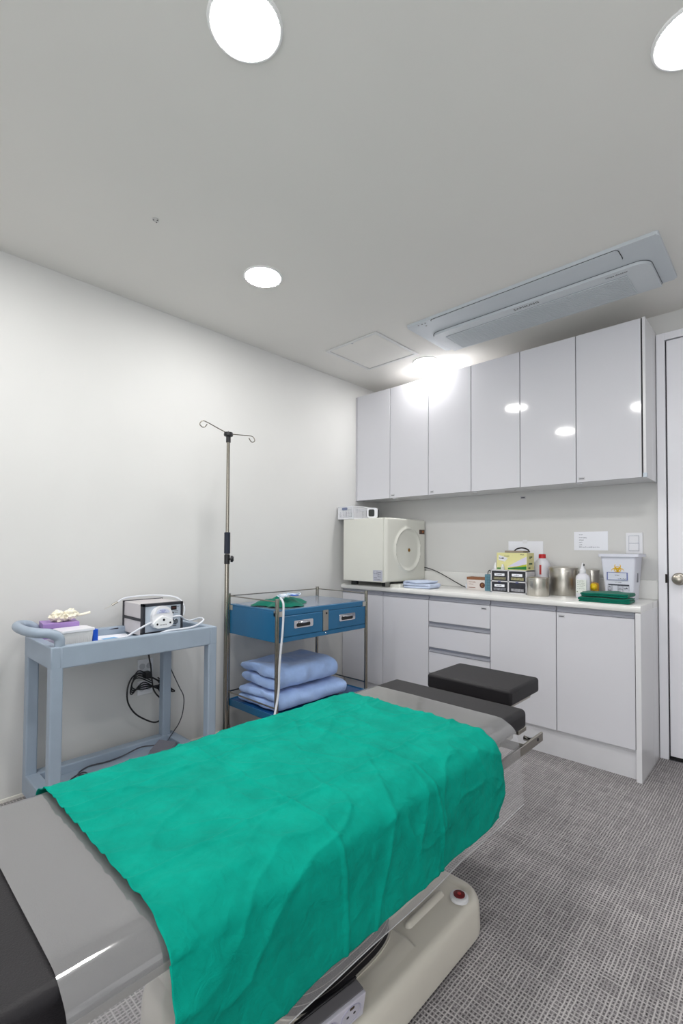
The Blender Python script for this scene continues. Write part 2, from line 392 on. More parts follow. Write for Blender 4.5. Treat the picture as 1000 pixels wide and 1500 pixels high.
# small sensor on the ceiling
t = thing('ceiling_sensor', 'tiny white sensor with dark spots on the bare left part of the ceiling', 'sensor', (-1.875, .875, ZC))
obj('sensor_plate', lathe(B(), [(.013,0),(.013,-.004),(.008,-.006),(.001,-.006)], (-1.875, .875, ZC), n=18), pm('sensor_white', (200,200,198), .5), t)
for dx, dy in ((.008,.004), (-.006,.007), (0,-.008)): obj('screw', lathe(B(), [(.003,-.007),(.003,-.004)], (-1.875+dx, .875+dy, ZC), n=8), rubber, t)

# ================================================================ WALL CABINETS
CZ0, CZ1 = 1.530, 2.378
xs = [-2.574, -2.238, -1.894, -1.559, -1.227, -.900, -.574]
tagw = pm('tag_label', (190,190,194), .5)
desc = ['leftmost wall cabinet with two glossy doors, next to the left wall', 'middle wall cabinet of two glossy white doors', 'rightmost wall cabinet with exposed white side panel near the door']
for k in range(3):
    a, b, c = xs[2*k:2*k+3]
    x0 = -2.589 if k == 0 else a; x1 = b
    t = thing('wall_cabinet', desc[k], 'cabinet', ((a+c)/2, (YU+YB)/2, CZ0), 'glossy white wall cabinets')
    xl = XL+.001 if k == 0 else a+.0015; xr = CX if k == 2 else c-.0015
    bx('carcass', panel_w, t, xl, xr-(.02 if k == 2 else 0), YU+.022, YB-.002, CZ0+.004, CZ1)
    for n_, (p, q) in enumerate(((a, b), (b, c))):
        gap = .0022
        dr = bx('door', gloss_w, t, p+gap, q-gap, YU, YU+.019, CZ0, CZ1-.002, .0012, 1)
        if (k, n_) in ((0, 1), (1, 1), (2, 1)):
            if k == 1: continue
            l = bx('label_tag', tagw, dr, p+.012, p+.046, YU-.001, YU, CZ0+.012, CZ0+.028)
            lines('tag_print', dr, (p+.013, YU-.001, CZ0+.014), (1,0,0), (0,0,1), wiggly(.002,.002,.028,.009,5,k), ink, t=.0004) if 0 else None
            obj('tag_print', box(B(), p+.016, p+.042, YU-.0015, YU-.001, CZ0+.017, CZ0+.021), ink, dr)
        elif (k, n_) == (1, 0): pass
    if k == 1:
        dr = [c_ for c_ in t.children if c_.name.startswith('door')][0]
        bx('label_tag', tagw, dr, b-.318, b-.29, YU-.001, YU, CZ0+.012, CZ0+.028); bx('tag_print', ink, dr, b-.314, b-.294, YU-.0015, YU-.001, CZ0+.017, CZ0+.021)
    if k == 0: bx('filler_strip', gloss_w, t, XL+.001, a-.003, YU+.003, YU+.019, CZ0, CZ1-.002)
    if k == 2:
        bx('side_gap', black_s, t, c+.001, c+.005, YU+.004, YU+.02, CZ0+.003, CZ1-.003)
        bx('end_panel', panel_w, t, c+.0055, CX, YU-.002, YU+.15, CZ0-.002, CZ1, .0008, 1)
        bx('end_panel', panel_w, t, c+.0055, CX, YU+.1515, YB-.001, CZ0-.002, CZ1, .0008, 1)
        bx('corner_guard', pm('clear_guard', (205,215,225), .1), t, c+.004, CX+.0015, YU-.003, YU+.02, CZ0-.001, CZ0+.022, .001, 1)
    bx('screw_cap', white_p, t, (a+c)/2-.01, (a+c)/2+.02, YU+.04, YU+.06, CZ0-.003, CZ0+.005, .001, 1)

# ================================================================ BASE CABINETS
DF = YBF+.017                                    # door front plane
bxs = [-2.586, -2.182, -1.792, -1.352, -.963, -.582]
handle_m = pm('handle_profile', (172,174,184), .3, .35)
def pull(parent, x0, x1, z, name='handle_profile'):
    """aluminium J-profile along the top edge of a door or drawer"""
    bm = B(); pf = [(DF-.003, z-.030), (DF-.005, z-.0265), (DF+.004, z-.021), (DF+.010, z-.014), (DF+.010, z-.004), (DF-.001, z-.002), (DF-.001, z), (DF+.018, z), (DF+.018, z-.030)]
    a = [bm.verts.new((x0, y, zz)) for y, zz in pf]; b = [bm.verts.new((x1, y, zz)) for y, zz in pf]; n = len(pf)
    bm.faces.new(a); bm.faces.new(b[::-1])
    for i in range(n): bm.faces.new((a[i], a[(i+1) % n], b[(i+1) % n], b[i]))
    return obj(name, bm, handle_m, parent)
def base_unit(name, label, x0, x1, right=False):
    t = thing(name, label, 'cabinet', ((x0+x1)/2, (DF+YB)/2, 0), 'white base cabinets under the worktop')
    bx('carcass', panel_w, t, x0+.001, x1-.001, DF+.024, YB-.002, .13, CT-.036)
    bx('plinth', pm('plinth_laminate', (214,214,218), .16), t, x0+.0005, x1-.0005, DF+.022, DF+.036, 0, .13)
    return t
def base_door(t, x0, x1, tg=False):
    dr = bx('door', gloss_w, t, x0+.002, x1-.002, DF, DF+.018, .150, .802, .0012, 1)
    pull(dr, x0+.003, x1-.003, .832)
    if tg: bx('label_tag', tagw, dr, x0+.012, x0+.045, DF-.001, DF, .772, .788); bx('tag_print', ink, dr, x0+.016, x0+.041, DF-.0016, DF-.001, .777, .782)
    return dr
t = base_unit('base_cabinet', 'white base cabinet in the far corner behind the blue cart, two doors', bxs[0], bxs[2]); base_door(t, bxs[0], bxs[1]); base_door(t, bxs[1], bxs[2])
t = base_unit('drawer_cabinet', 'white drawer unit with aluminium pulls in the middle of the base cabinets', bxs[2], bxs[3])
for z0, z1 in ((.660, .802), (.490, .628), (.320, .458), (.150, .288)):
    dr = bx('drawer', gloss_w, t, bxs[2]+.002, bxs[3]-.002, DF, DF+.018, z0, z1, .0012, 1); pull(dr, bxs[2]+.003, bxs[3]-.003, z1+.030)
    if z1 > .8: bx('label_tag', tagw, dr, bxs[3]-.06, bxs[3]-.022, DF-.001, DF, .772, .788); bx('tag_print', ink, dr, bxs[3]-.055, bxs[3]-.027, DF-.0016, DF-.001, .777, .782)
t = base_unit('base_cabinet', 'white base cabinet with two tall doors at the right end, nearest the room door', bxs[3], bxs[5])
base_door(t, bxs[3], bxs[4]); base_door(t, bxs[4], bxs[5], True)
bx('end_panel', panel_w, t, bxs[5]+.003, CX, YBF+.006, YBF+.288, 0, CT-.0355, .0008, 1)
bx('end_panel', panel_w, t, bxs[5]+.003, CX, YBF+.290, YB-.001, 0, CT-.0355, .0008, 1)
# worktop
t = thing('worktop', 'long glossy white worktop with a rounded front edge over the base cabinets', 'worktop', ((XL+CX)/2, YB-.22, CT-.035))
bm = B(); pf = [(YB-.001, CT-.035), (YBF+.012, CT-.035), (YBF+.004, CT-.031), (YBF, CT-.022), (YBF, CT-.014), (YBF+.004, CT-.005), (YBF+.013, CT), (YB-.001, CT)]
a = [bm.verts.new((XL+.001, y, z)) for y, z in pf]; b = [bm.verts.new((CX, y, z)) for y, z in pf]
bm.faces.new(a); bm.faces.new(b[::-1])
for i in range(len(pf)): bm.faces.new((a[i], a[(i+1) % 8], b[(i+1) % 8], b[i]))
obj('slab', bm, top_w, t)
bx('backsplash', top_w, t, XL+.001, CX-.001, YB-.020, YB-.001, CT, CT+.107, .004, 2)
bx('edge_seam', rubber, t, CX-.0002, CX+.0004, YBF+.2885, YBF+.2895, CT-.034, CT-.001)

# ================================================================ ON THE WALL
t = thing('notice_paper', 'white printed note taped on the back wall above the steel canisters', 'paper', (-.91, YB-.002, 1.14))
bx('sheet', paper, t, -1.004, -.812, YB-.002, YB-.0002, 1.142, 1.258)
sp = []
for i, (n_, w_) in enumerate(((4,.022), (7,.045), (5,.028), (4,.02), (4,.02), (20,.12))): sp += wiggly(.03, .094-i*.0145-(.004 if i else 0), w_, .006, n_, i)
lines('print', t, (-1.004, YB-.0025, 1.142), (1,0,0), (0,0,1), sp, pm('grey_print', (140,142,156), .7), t=.0003)
t = thing('paper_sheet', 'blank white sheet on the wall half hidden behind the yellow carton', 'paper', (-1.31, YB-.002, 1.03))
bx('sheet', paper, t, -1.43, -1.195, YB-.002, YB-.0002, 1.034, 1.2); bx('tape', white_p, t, -1.33, -1.30, YB-.0026, YB-.002, 1.185, 1.21)
t = thing('wall_switch', 'white double wall switch above the biohazard bin', 'switch', (-.672, YB-.01, 1.12))
bx('plate', white_p, t, -.716, -.630, YB-.009, YB-.0005, 1.124, 1.247, .003, 2)
for z in (1.142, 1.186): bx('rocker', white_p, t, -.699, -.649, YB-.0125, YB-.008, z, z+.042, .0015, 1)
bx('rocker_gap', pm('switch_gap', (130,136,160), .6), t, -.7005, -.6475, YB-.0095, YB-.0085, 1.1405, 1.2295)
t = thing('wall_sticker', 'tiny grey sticker on the back wall just below the wall cabinets', 'sticker', (-1.327, YB-.001, 1.485))
bx('sheet', tagw, t, -1.345, -1.31, YB-.0015, YB-.0002, 1.486, 1.505); bx('print', ink, t, -1.34, -1.315, YB-.002, YB-.0015, 1.492, 1.499)
for z0, lb in ((.345, 'white wall socket, the lower of the two behind the grey trolley'), (.462, 'white wall socket, the upper of the two behind the grey trolley')):
    t = thing('wall_socket', lb, 'socket', (XL+.005, 1.19, z0), 'wall sockets behind the grey trolley')
    bx('plate', white_p, t, XL+.0005, XL+.009, 1.145, 1.23, z0, z0+.075, .003, 2)
    for yy in (1.168, 1.207): obj('socket_well', lathe(B(), [(.016,.0005),(.016,.0025)], (XL+.009, yy, z0+.0375), 'X', 18), pm('socket_grey', (190,192,198), .4), t)

def soften(o, lv=1):
    m_ = o.modifiers.new('soft', 'SUBSURF'); m_.levels = lv; m_.render_levels = lv; return o
# ================================================================ STERILISER
ax0, ax1, ay0, ay1, az0, az1 = -2.515, -2.125, 2.69, 3.155, .902, 1.367
t = thing('sterilizer', 'large cream steriliser with an oval ring on its door, on the worktop', 'sterilizer', ((ax0+ax1)/2, (ay0+ay1)/2, CT))
bx('body', cream2, t, ax0, ax1, ay0, ay1, az0, az1, .006, 2)
bm = B()
def doorf(u, v):
    y = ay0+u*(ay1+.03-ay0); z = az0+.004+v*(az1-az0-.004)
    e = min(u, 1-u, v, 1-v); x = ax1+.026+.016*math.sin(PI*u)**.7
    rr = math.hypot((y-2.934)/.155, (z-1.139)/.155)
    x += .011*math.exp(-((rr-1)/.06)**2)-(.005 if rr < 1 else 0)*min(1, (1-rr)*8)
    x -= .012*max(0, 1-e/.03)**2
    return Vector((x, y, z))
V = grid(bm, 61, 57, doorf)
nu, nv = 61, 57
back = [[bm.verts.new((ax1+.002, V[i][j].co.y, V[i][j].co.z)) if (i in (0, nu-1) or j in (0, nv-1)) else None for j in range(nv)] for i in range(nu)]
for i in range(nu-1):
    for j in (0, nv-1): bm.faces.new((V[i][j], V[i+1][j], back[i+1][j], back[i][j]))
for j in range(nv-1):
    for i in (0, nu-1): bm.faces.new((V[i][j], V[i][j+1], back[i][j+1], back[i][j]))
dr = obj('door', bm, cream2, t)
brass = pm('brass', (150,112,60), .3, 1)
obj('medallion', lathe(B(), [(.013,-.001),(.013,.003),(.009,.006),(.002,.006)], (ax1+.0375, 2.95, 1.135), 'X', 18), brass, dr)
bx('badge', pm('badge_brown', (70,42,28), .3), dr, ax1+.030, ax1+.0385, 3.085, 3.155, 1.258, 1.292); text('24', .022, (ax1+.0392, 3.13, 1.275), (0,1,0), (0,0,1), pm('amber', (220,130,50), .4), dr)
st = bx('rating_sticker', pm('sticker_grey', (186,188,200), .5), t, -2.218, -2.132, ay0-.001, ay0+.001, .912, .99)
lines('sticker_print', st, (-2.218, ay0-.001, .912), (1,0,0), (0,0,1), [(.008,.05,.03,.002),(.008,.05,.002,.02),(.036,.05,.002,.02),(.045,.03,.03,.002),(.045,.03,.002,.035),(.008,.02,.03,.003),(.045,.045,.03,.002),(.05,.06,.025,.003)]+wiggly(.015,.006,.055,.007,8,3), ink, t=.0004)
for x, y in ((-2.46, 2.76), (-2.17, 2.775), (-2.46, 3.09), (-2.17, 3.09)): bx('foot', black_p, t, x-.025, x+.025, y-.012, y+.02, CT, az0, .002, 1)
bx('foot_bracket', steel_d, t, -2.155, -2.12, 2.752, 2.758, CT, az0)
obj('drip_tray', prism(B(), rrect(-2.13, -2.035, 2.765, 3.10, .01), CT, CT+.022, .003), cream2, t)
# cable of the steriliser
obj('power_cable', tube(B(), [(-2.3,3.168,1.0),(-2.11,3.17,1.0),(-2.02,3.165,.985),(-1.93,3.155,.955),(-1.80,3.14,.90),(-1.72,3.12,.874),(-1.66,3.11,.874)], .0035, 8, 5), black_p, label='black cable running along the wall from the steriliser to the worktop', cat='cable')
# basket on top
t = thing('plastic_basket', 'white perforated plastic basket on top of the steriliser, against the left wall', 'basket', (-2.49, 2.83, az1))
bm = B(); bX0, bX1, bY0, bY1, bZ0, bZ1 = -2.578, -2.412, 2.695, 2.98, az1+.001, az1+.098
def lattice(bm, p, ux, L, H, nx, nz, tilt=0):
    p = Vector(p); ux = Vector(ux); n = ux.cross(Vector((0,0,1)))
    def bar(s0, s1, z0, z1, e=0):
        M = Matrix((ux, -n, Vector((0,0,1)))).transposed().to_4x4(); M.translation = p
        box(bm, s0, s1, e, .003-e, z0, z1, M=M)
    px, pz = (L-.03)/nx, (H-.03)/nz
    bar(0, .017, 0, H); bar(L-.017, L, 0, H); bar(.001, L-.001, .0005, .014, .0003); bar(.001, L-.001, H-.018, H-.0005, .0003)
    for i in range(nx+1): bar(.015+i*px-px*.19, .015+i*px+px*.19, .012, H-.012, .0005)
    for j in range(nz+1): bar(.012, L-.012, .013+j*pz-pz*.20, .013+j*pz+pz*.20, .0009)
lattice(bm, (bX0, bY0, bZ0), (1,0,0), bX1-bX0, .096, 8, 6); lattice(bm, (bX1, bY0, bZ0), (0,1,0), bY1-bY0, .096, 14, 6)
lattice(bm, (bX0, bY1, bZ0), (1,0,0), bX1-bX0, .096, 8, 6); box(bm, bX0, bX0+.003, bY0+.004, bY1-.004, bZ0+.004, bZ1-.001); box(bm, bX0+.004, bX1-.004, bY0+.004, bY1-.004, bZ0+.0003, bZ0+.003)
obj('basket_body', bm, white_p, t)
bm = B()
for a in ((bX0-.003,bX1+.004,bY0-.004,bY0+.004),(bX0-.003,bX1+.004,bY1-.004,bY1+.004),(bX0-.003,bX0+.004,bY0,bY1),(bX1-.004,bX1+.004,bY0,bY1)): box(bm, *a, bZ1-.005, bZ1+.001, .0015, 1)
obj('rim', bm, white_p, t)
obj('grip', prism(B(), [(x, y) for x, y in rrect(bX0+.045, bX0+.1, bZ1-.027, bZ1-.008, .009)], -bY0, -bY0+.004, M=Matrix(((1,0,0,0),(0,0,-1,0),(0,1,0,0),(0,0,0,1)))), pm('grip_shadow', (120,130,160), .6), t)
def lump(bm, c, r, amp=.3, fs=3, sub=3, seed=0):
    rr = bmesh.ops.create_icosphere(bm, subdivisions=sub, radius=1)
    for v in rr['verts']:
        n = noise.noise(v.co*fs+Vector((seed, seed*.7, 0)))
        v.co = Vector(c)+Vector((v.co.x*r[0], v.co.y*r[1], v.co.z*r[2]))*(1+amp*n)
    return bm
obj('folded_cover', lump(B(), (-2.492, 2.83, bZ1-.012), (.072, .115, .022), .25, 2.5, 4, 3), whitecl, label='crumpled white cover heaped inside the white basket', cat='cloth')
# white framed gadget beside the basket
t = thing('cuff_monitor', 'small black device with a rounded white frame beside the white basket', 'device', (-2.27, 2.73, az1))
M = Matrix.Translation((-2.268, 2.735, az1+.04)) @ Matrix.Rotation(math.radians(28), 4, 'Z') @ Matrix.Rotation(PI/2, 4, 'X')
def rp(name, x0, x1, y0, y1, r, z0, z1, mat, par, M, bev=.003): return obj(name, prism(B(), rrect(x0, x1, y0, y1, r), z0, z1, bev, 2, M), mat, par)
rp('housing', -.042, .044, -.038, .036, .018, -.05, .004, black_p, t, M)
rp('frame', -.036, .044, -.038, .038, .016, .004, .018, white_p, t, M)
rp('screen', -.022, .022, -.026, .026, .01, .0165, .0195, pm('dark_glass', (40,44,44), .15), t, M, 0)

# ================================================================ FOLDED CLOTH BUILDER
def folded(x0, x1, y0, y1, z0, h, layers, axis='Y', seed=0, n=26, amp=.004, off=.02):
    """cloth folded back and forth; the fold swirl shows on the two ends along `axis`"""
    bm = B(); th = h/layers; path = []; r = th*.5
    for L in range(layers):
        z = z0+th*(L+.5); s = 1 if L % 2 == 0 else -1; inset = random.Random(seed+L).uniform(0, off)
        a, b = (x0+r+inset*.5, x1-r-inset) if s == 1 else (x1-r-inset*.6, x0+r+inset*.4)
        for k in range(9): path.append(Vector((a+(b-a)*k/8, 0, z)))
        if L < layers-1:
            for k in range(1, 5):
                an = PI*k/5; path.append(Vector((b+s*math.sin(an)*r*1.0, 0, z+th*.5-math.cos(an)*th*.5)))
    m = len(path); half = th*.42
    nor = []
    for i in range(m):
        t_ = (path[min(i+1, m-1)]-path[max(i-1, 0)]).normalized(); nor.append(Vector((-t_.z, 0, t_.x)))
    loop = [p+q*half for p, q in zip(path, nor)]+[path[-1]+(path[-1]-path[-2]).normalized()*half*.8]+[p-q*half for p, q in reversed(list(zip(path, nor)))]+[path[0]-(path[1]-path[0]).normalized()*half*.8]
    rows = []
    for j in range(n):
        v = j/(n-1); row = []
        for p in loop:
            y = y0+v*(y1-y0); d_ = (p.z-z0)/h
            q = Vector((p.x, y, p.z))
            nz = noise.noise(Vector((p.x*14+seed, y*9, p.z*9)))*amp*2+noise.noise(Vector((p.x*40+seed, y*32, p.z*30)))*amp*.5
            q.x += nz*1.6; q.z = z0+max(0, (q.z-z0)*(1+.0*v)+nz*(.2+d_)); q.y += noise.noise(Vector((p.x*12, p.z*60, seed+v)))*amp*2.5*(1 if 0 < v < 1 else 2)
            row.append(bm.verts.new(q))
        rows.append(row)
    K = len(loop)
    for a, b in zip(rows, rows[1:]):
        for k in range(K): bm.faces.new((a[k], a[(k+1) % K], b[(k+1) % K], b[k]))
    for row in (rows[0], rows[-1]):
        for k in range(m-1):
            f = (row[k], row[k+1], row[K-2-(k+1)], row[K-2-k]); bm.faces.new(f)
        bm.faces.new((row[m-1], row[m], row[m+1])); bm.faces.new((row[0], row[K-2], row[K-1]))
    if axis == 'X':
        c = Vector(((x0+x1)/2, (y0+y1)/2, 0)); bmesh.ops.rotate(bm, cent=c, matrix=Matrix.Rotation(PI/2, 3, 'Z'), verts=bm.verts)
    return bm

# ================================================================ THINGS ON THE WORKTOP
o = obj('hand_towel', folded(-2.03, -1.81, 2.80, 2.93, CT+.001, .052, 3, 'Y', 3, amp=.004), pale_t, ang=180, label='pale blue folded hand towel on the worktop in front of the steriliser', cat='towel')
t = thing('supply_box', 'small white and brown carton lying left of the blue box on the worktop', 'box', (-1.57, 3.02, CT))
bx('carton', pm('carton_white', (222,214,210), .6), t, -1.638, -1.502, 3.0, 3.07, CT, CT+.086, .001, 1)
bx('flap', pm('carton_brown', (138,92,62), .65), t, -1.639, -1.501, 2.9985, 3.071, CT+.070, CT+.0875)
obj('logo_disc', lathe(B(), [(.019,0),(.019,-.0015)], (-1.525, 3.0, CT+.035), 'Y', 20), pm('logo_brown', (96,52,40), .5), t)
text('C', .02, (-1.525, 2.998, CT+.035), (1,0,0), (0,0,1), pm('gold_print', (214,168,90), .5), t)
lines('print', t, (-1.638, 2.9998, CT), (1,0,0), (0,0,1), wiggly(.015,.05,.05,.008,7,1)+wiggly(.015,.036,.035,.006,5,2)+[(.012,.015,.05,.004)], pm('brown_print', (150,110,96), .6), t=.0004)
t = thing('tissue_clump', 'small crumpled white tissue beside the carton on the worktop', 'tissue', (-1.66, 3.09, CT)); obj('paper', lump(B(), (-1.665, 3.06, CT+.02), (.016,.014,.02), .4, 3, 3, 4), whitecl, t)
t = thing('blue_box', 'narrow teal box standing left of the drawer organiser', 'box', (-1.48, 3.03, CT))
bx('carton', pm('teal', (92,134,150), .5), t, -1.503, -1.463, 2.99, 3.06, CT, CT+.11, .002, 1)
lines('print', t, (-1.503, 2.9898, CT), (1,0,0), (0,0,1), [(.004,.02+.018*i,.032,.0016) for i in range(5)]+[(.019,.01,.0014,.09)], pm('teal_dark', (62,100,116), .5), t=.0004)
obj('clip', tube(B(), [(-1.485,3.0,CT+.11),(-1.482,3.0,CT+.13),(-1.470,3.0,CT+.138),(-1.468,3.0,CT+.12)], .003, 6, 3), black_p, t)
# drawer organiser
t = thing('drawer_organizer', 'small white organiser of four smoky see-through drawers under the yellow carton', 'organizer', (-1.31, 2.99, CT))
ox0, ox1, oy0, oy1, oz1 = -1.431, -1.197, 2.93, 3.06, CT+.146
orgw = pm('organizer_white', (212,212,216), .4)
bm = B(); W = .006
box(bm, ox0, ox0+W, oy0, oy1, CT, oz1); box(bm, ox1-W, ox1, oy0, oy1, CT, oz1); box(bm, ox0, ox1, oy1-.004, oy1, CT, oz1)
mx_ = (ox0+ox1)/2; box(bm, mx_-.004, mx_+.004, oy0, oy1, CT, oz1)
for z in (CT, CT+.070, oz1-W): box(bm, ox0, ox1, oy0, oy1, z, z+.007)
obj('frame', bm, orgw, t)
smoke = pm('smoky_plastic', (52,52,58), .15, var=.2, scale=40)
for i, (xa, xb) in enumerate(((ox0+W+.001, mx_-.005), (mx_+.005, ox1-W-.001))):
    for j, (za, zb) in enumerate(((CT+.009, CT+.068), (CT+.079, oz1-.008))):
        dd = bx('drawer', smoke, t, xa, xb, oy0+.003, oy1-.006, za, zb, .002, 1)
        bx('catch', pm('catch_blue', (70,74,120), .5), dd, (xa+xb)/2-.009, (xa+xb)/2+.009, oy0-.002, oy0+.003, zb-.002, zb+.006) if j == 0 else None
        bx('contents', pm('contents_%d%d' % (i, j), [(120,122,130),(128,124,100),(140,140,146),(150,146,110)][i*2+j], .4, var=.5, scale=70), dd, xa+.012, xb-.012, oy0+.0015, oy0+.004, za+.005, za+.022, .001, 1)
        if not (i == 1 and j == 0):
            s = bx('label_strip', paper, dd, xa+.018, xb-.02, oy0+.0005, oy0+.0025, zb-.030, zb-.014)
            lines('label_print', dd, (xa+.018, oy0+.0005, zb-.030), (1,0,0), (0,0,1), wiggly(.015,.005,.035,.006,5,i+j*3), ink, t=.0004)
# yellow glove carton
t = thing('glove_carton', 'yellow and green disposable carton lying on top of the drawer organiser', 'box', (-1.30, 3.0, oz1))
yel = pm('carton_yellow', (226,222,160), .5); gz0 = oz1+.0015; gy = 2.945
yx0, yx1, yz1 = -1.397, -1.200, gz0+.108
bx('carton', yel, t, yx0, yx1, gy, 3.055, gz0, yz1, .001, 1)
def poly2(name, pts, mat, par, y, t_=.0006):
    return obj(name, prism(B(), pts, 0, t_, M=Matrix(((1,0,0,0),(0,0,-1,y),(0,1,0,0),(0,0,0,1)))), mat, par)
poly2('print_sweep', [(yx0+.07, gz0+.02), (yx1-.003, gz0+.028), (yx1-.003, gz0+.085), (yx1-.03, gz0+.072)], pm('sweep_lilac', (214,210,232), .5), t, gy)
poly2('print_sweep', [(yx0+.075, gz0+.004), (yx1-.003, gz0+.004), (yx1-.003, gz0+.025), (yx0+.075, gz0+.013)], pm('print_green', (30,120,56), .5), t, gy-.0002)
poly2('print_sweep', [(yx0+.09, gz0+.014), (yx1-.003, gz0+.025), (yx1-.003, gz0+.038), (yx1-.03, gz0+.032)], pm('print_olive', (178,186,50), .5), t, gy-.0004)
poly2('print_sweep', [(yx0+.003, gz0+.004), (yx0+.033, gz0+.004), (yx0+.033, gz0+.013), (yx0+.003, gz0+.013)], MATS['print_green'], t, gy-.0002)
poly2('print_panel', [(yx0+.013, gz0+.062), (yx0+.055, gz0+.052), (yx0+.075, gz0+.075), (yx0+.015, gz0+.094)], white_p, t, gy-.0004)
lines('print', t, (yx0, gy-.001, gz0), (1,0,0), (0,0,1), wiggly(.018,.068,.034,.012,4,8)+wiggly(.05,.084,.035,.006,6,2)+wiggly(.155,.094,.025,.006,4,2)+wiggly(.11,.006,.06,.005,9,5), ink, t=.0004)
lines('print', t, (yx1+.0004, gy, gz0), (0,1,0), (0,0,1), [(.03,.035,.05,.010),(.04,.07,.012,.016),(.06,.078,.02,.008),(.02,.01,.03,.008)], pm('print_dkgreen', (56,92,60), .5), t=.0004)
t2 = thing('card_pack', 'flat brown pack with a black carry handle lying on the yellow carton', 'pack', (-1.27, 3.0, yz1))
bx('pack', pm('pack_brown', (150,138,124), .6), t2, -1.35, -1.23, 2.96, 3.045, yz1+.001, yz1+.014, .001, 1)
obj('handle', tube(B(), [(-1.30,2.99,yz1+.010),(-1.285,2.99,yz1+.024),(-1.25,2.99,yz1+.032),(-1.215,2.99,yz1+.022),(-1.20,2.985,yz1+.006)], .0045, 8, 5), black_p, t2)
t = thing('small_vial', 'tiny clear vial with white cap in front of the yellow carton on the organiser', 'bottle', (-1.345, 2.937, oz1))
obj('vial_body', lathe(B(), [(.010,0),(.011,.002),(.011,.020),(.006,.026)], (-1.352, 2.9315+.0035, oz1+.001), n=16), pm('vial_plastic', (222,226,220), .2), t)
obj('cap', lathe(B(), [(.0065,.024),(.0065,.034),(.004,.036)], (-1.352, 2.935, oz1+.001), n=14), white_p, t)
t = thing('white_jar', 'small white squeeze jar on the left top corner of the organiser', 'bottle', (-1.415, 2.97, oz1))
obj('jar_body', lathe(B(), [(.012,0),(.0135,.003),(.0135,.022),(.007,.034),(.004,.045)], (-1.414, 2.965, oz1+.001), n=16), white_p, t)

# canisters
def canister(x, y, r, h, label, knobn=False):
    t = thing('steel_canister', label, 'canister', (x, y, CT), 'stainless steel canisters on the worktop')
    obj('canister_body', lathe(B(), [(r*.97,.0005),(r,.004),(r,h*.80),(r*1.0,h*.84),(r*.995,h*.85)], (x, y, CT), n=48), steel, t)
    obj('lid', lathe(B(), [(r*.99,h*.845),(r*1.035,h*.85),(r*1.035,h*.93),(r*1.06,h*.935),(r*1.06,h*.955),(r*.9,h*.985),(r*.3,h),(.002,h)], (x, y, CT), n=48), steel, t)
    return t
canister(-1.128, 2.930, .0625, .113, 'small low stainless steel canister in front of the red-capped bottle')
canister(-1.034, 3.09, .0815, .176, 'largest stainless steel canister, wide and tall, in the middle of the worktop')
canister(-.880, 3.115, .040, .165, 'narrow steel canister behind the white pump bottle')
t = thing('red_cap_bottle', 'white plastic bottle with a red cap behind the small canister', 'bottle', (-1.155, 3.10, CT))
bc = (-1.172, 3.118, CT)
obj('bottle_body', lathe(B(), [(.044,.0005),(.048,.006),(.048,.17),(.044,.195),(.028,.215),(.02,.222)], bc, n=32), pm('bottle_white', (222,222,230), .3), t)
obj('cap', lathe(B(), [(.0215,.222),(.0215,.245),(.019,.248),(.002,.248)], bc, n=24), pm('cap_red', (186,24,34), .4), t)
bx('label_stripe', pm('stripe_red', (190,60,60), .5), t, -1.172, -1.160, 3.0688, 3.0702, CT+.12, CT+.18)
# pump dispenser bottle
t = thing('dispenser_bottle', 'white squeeze bottle with a pointed nozzle and printed label beside the green cloths', 'bottle', (-.88, 2.95, CT))
bc = (-.882, 2.955, CT)
bm = lathe(B(), [(.034,.0005),(.038,.005),(.038,.115),(.034,.130),(.020,.142),(.016,.146)], (0,0,0), n=32)
for v in bm.verts: v.co.y *= .7
bmesh.ops.translate(bm, vec=bc, verts=bm.verts); obj('bottle_body', bm, MATS['bottle_white'], t)
obj('nozzle', lathe(B(), [(.017,.144),(.017,.163),(.012,.168),(.008,.186),(.005,.2),(.002,.202)], bc, n=24), white_p, t)
obj('nozzle_tip', lathe(B(), [(.004,0),(.003,.012)], (bc[0]+.008, bc[1]-.006, CT+.186), n=10), black_p, t)
lb_ = bx('label_paper', pm('label_cream', (224,228,222), .6), t, -.910, -.856, 2.9275, 2.9295, CT+.03, CT+.108)
lines('label_print', lb_, (-.910, 2.9275, CT+.03), (1,0,0), (0,0,1), sum([wiggly(.006,.068-.011*i,.035+.004*(i % 3),.004,7,i) for i in range(5)], [])+[(.003,.006,.006,.006),(.034,.004,.016,.010)], pm('print_mid', (140,150,140), .6), t=.0004)
# yellow bulb + bottle
t = thing('amber_bottle', 'yellow round-topped plastic bottle between the pump bottle and biohazard bin', 'bottle', (-.835, 3.03, CT))
obj('bottle_body', lathe(B(), [(.020,0),(.022,.003),(.022,.075),(.018,.085),(.008,.088)], (-.843, 3.04, CT+.0005), n=24), pm('amber_orange', (214,160,60), .35), t)
obj('bulb', lump(B(), (-.838, 2.995, CT+.066), (.020,.02,.021), .1, 2, 3, 2), pm('bulb_yellow', (240,204,20), .35), t)
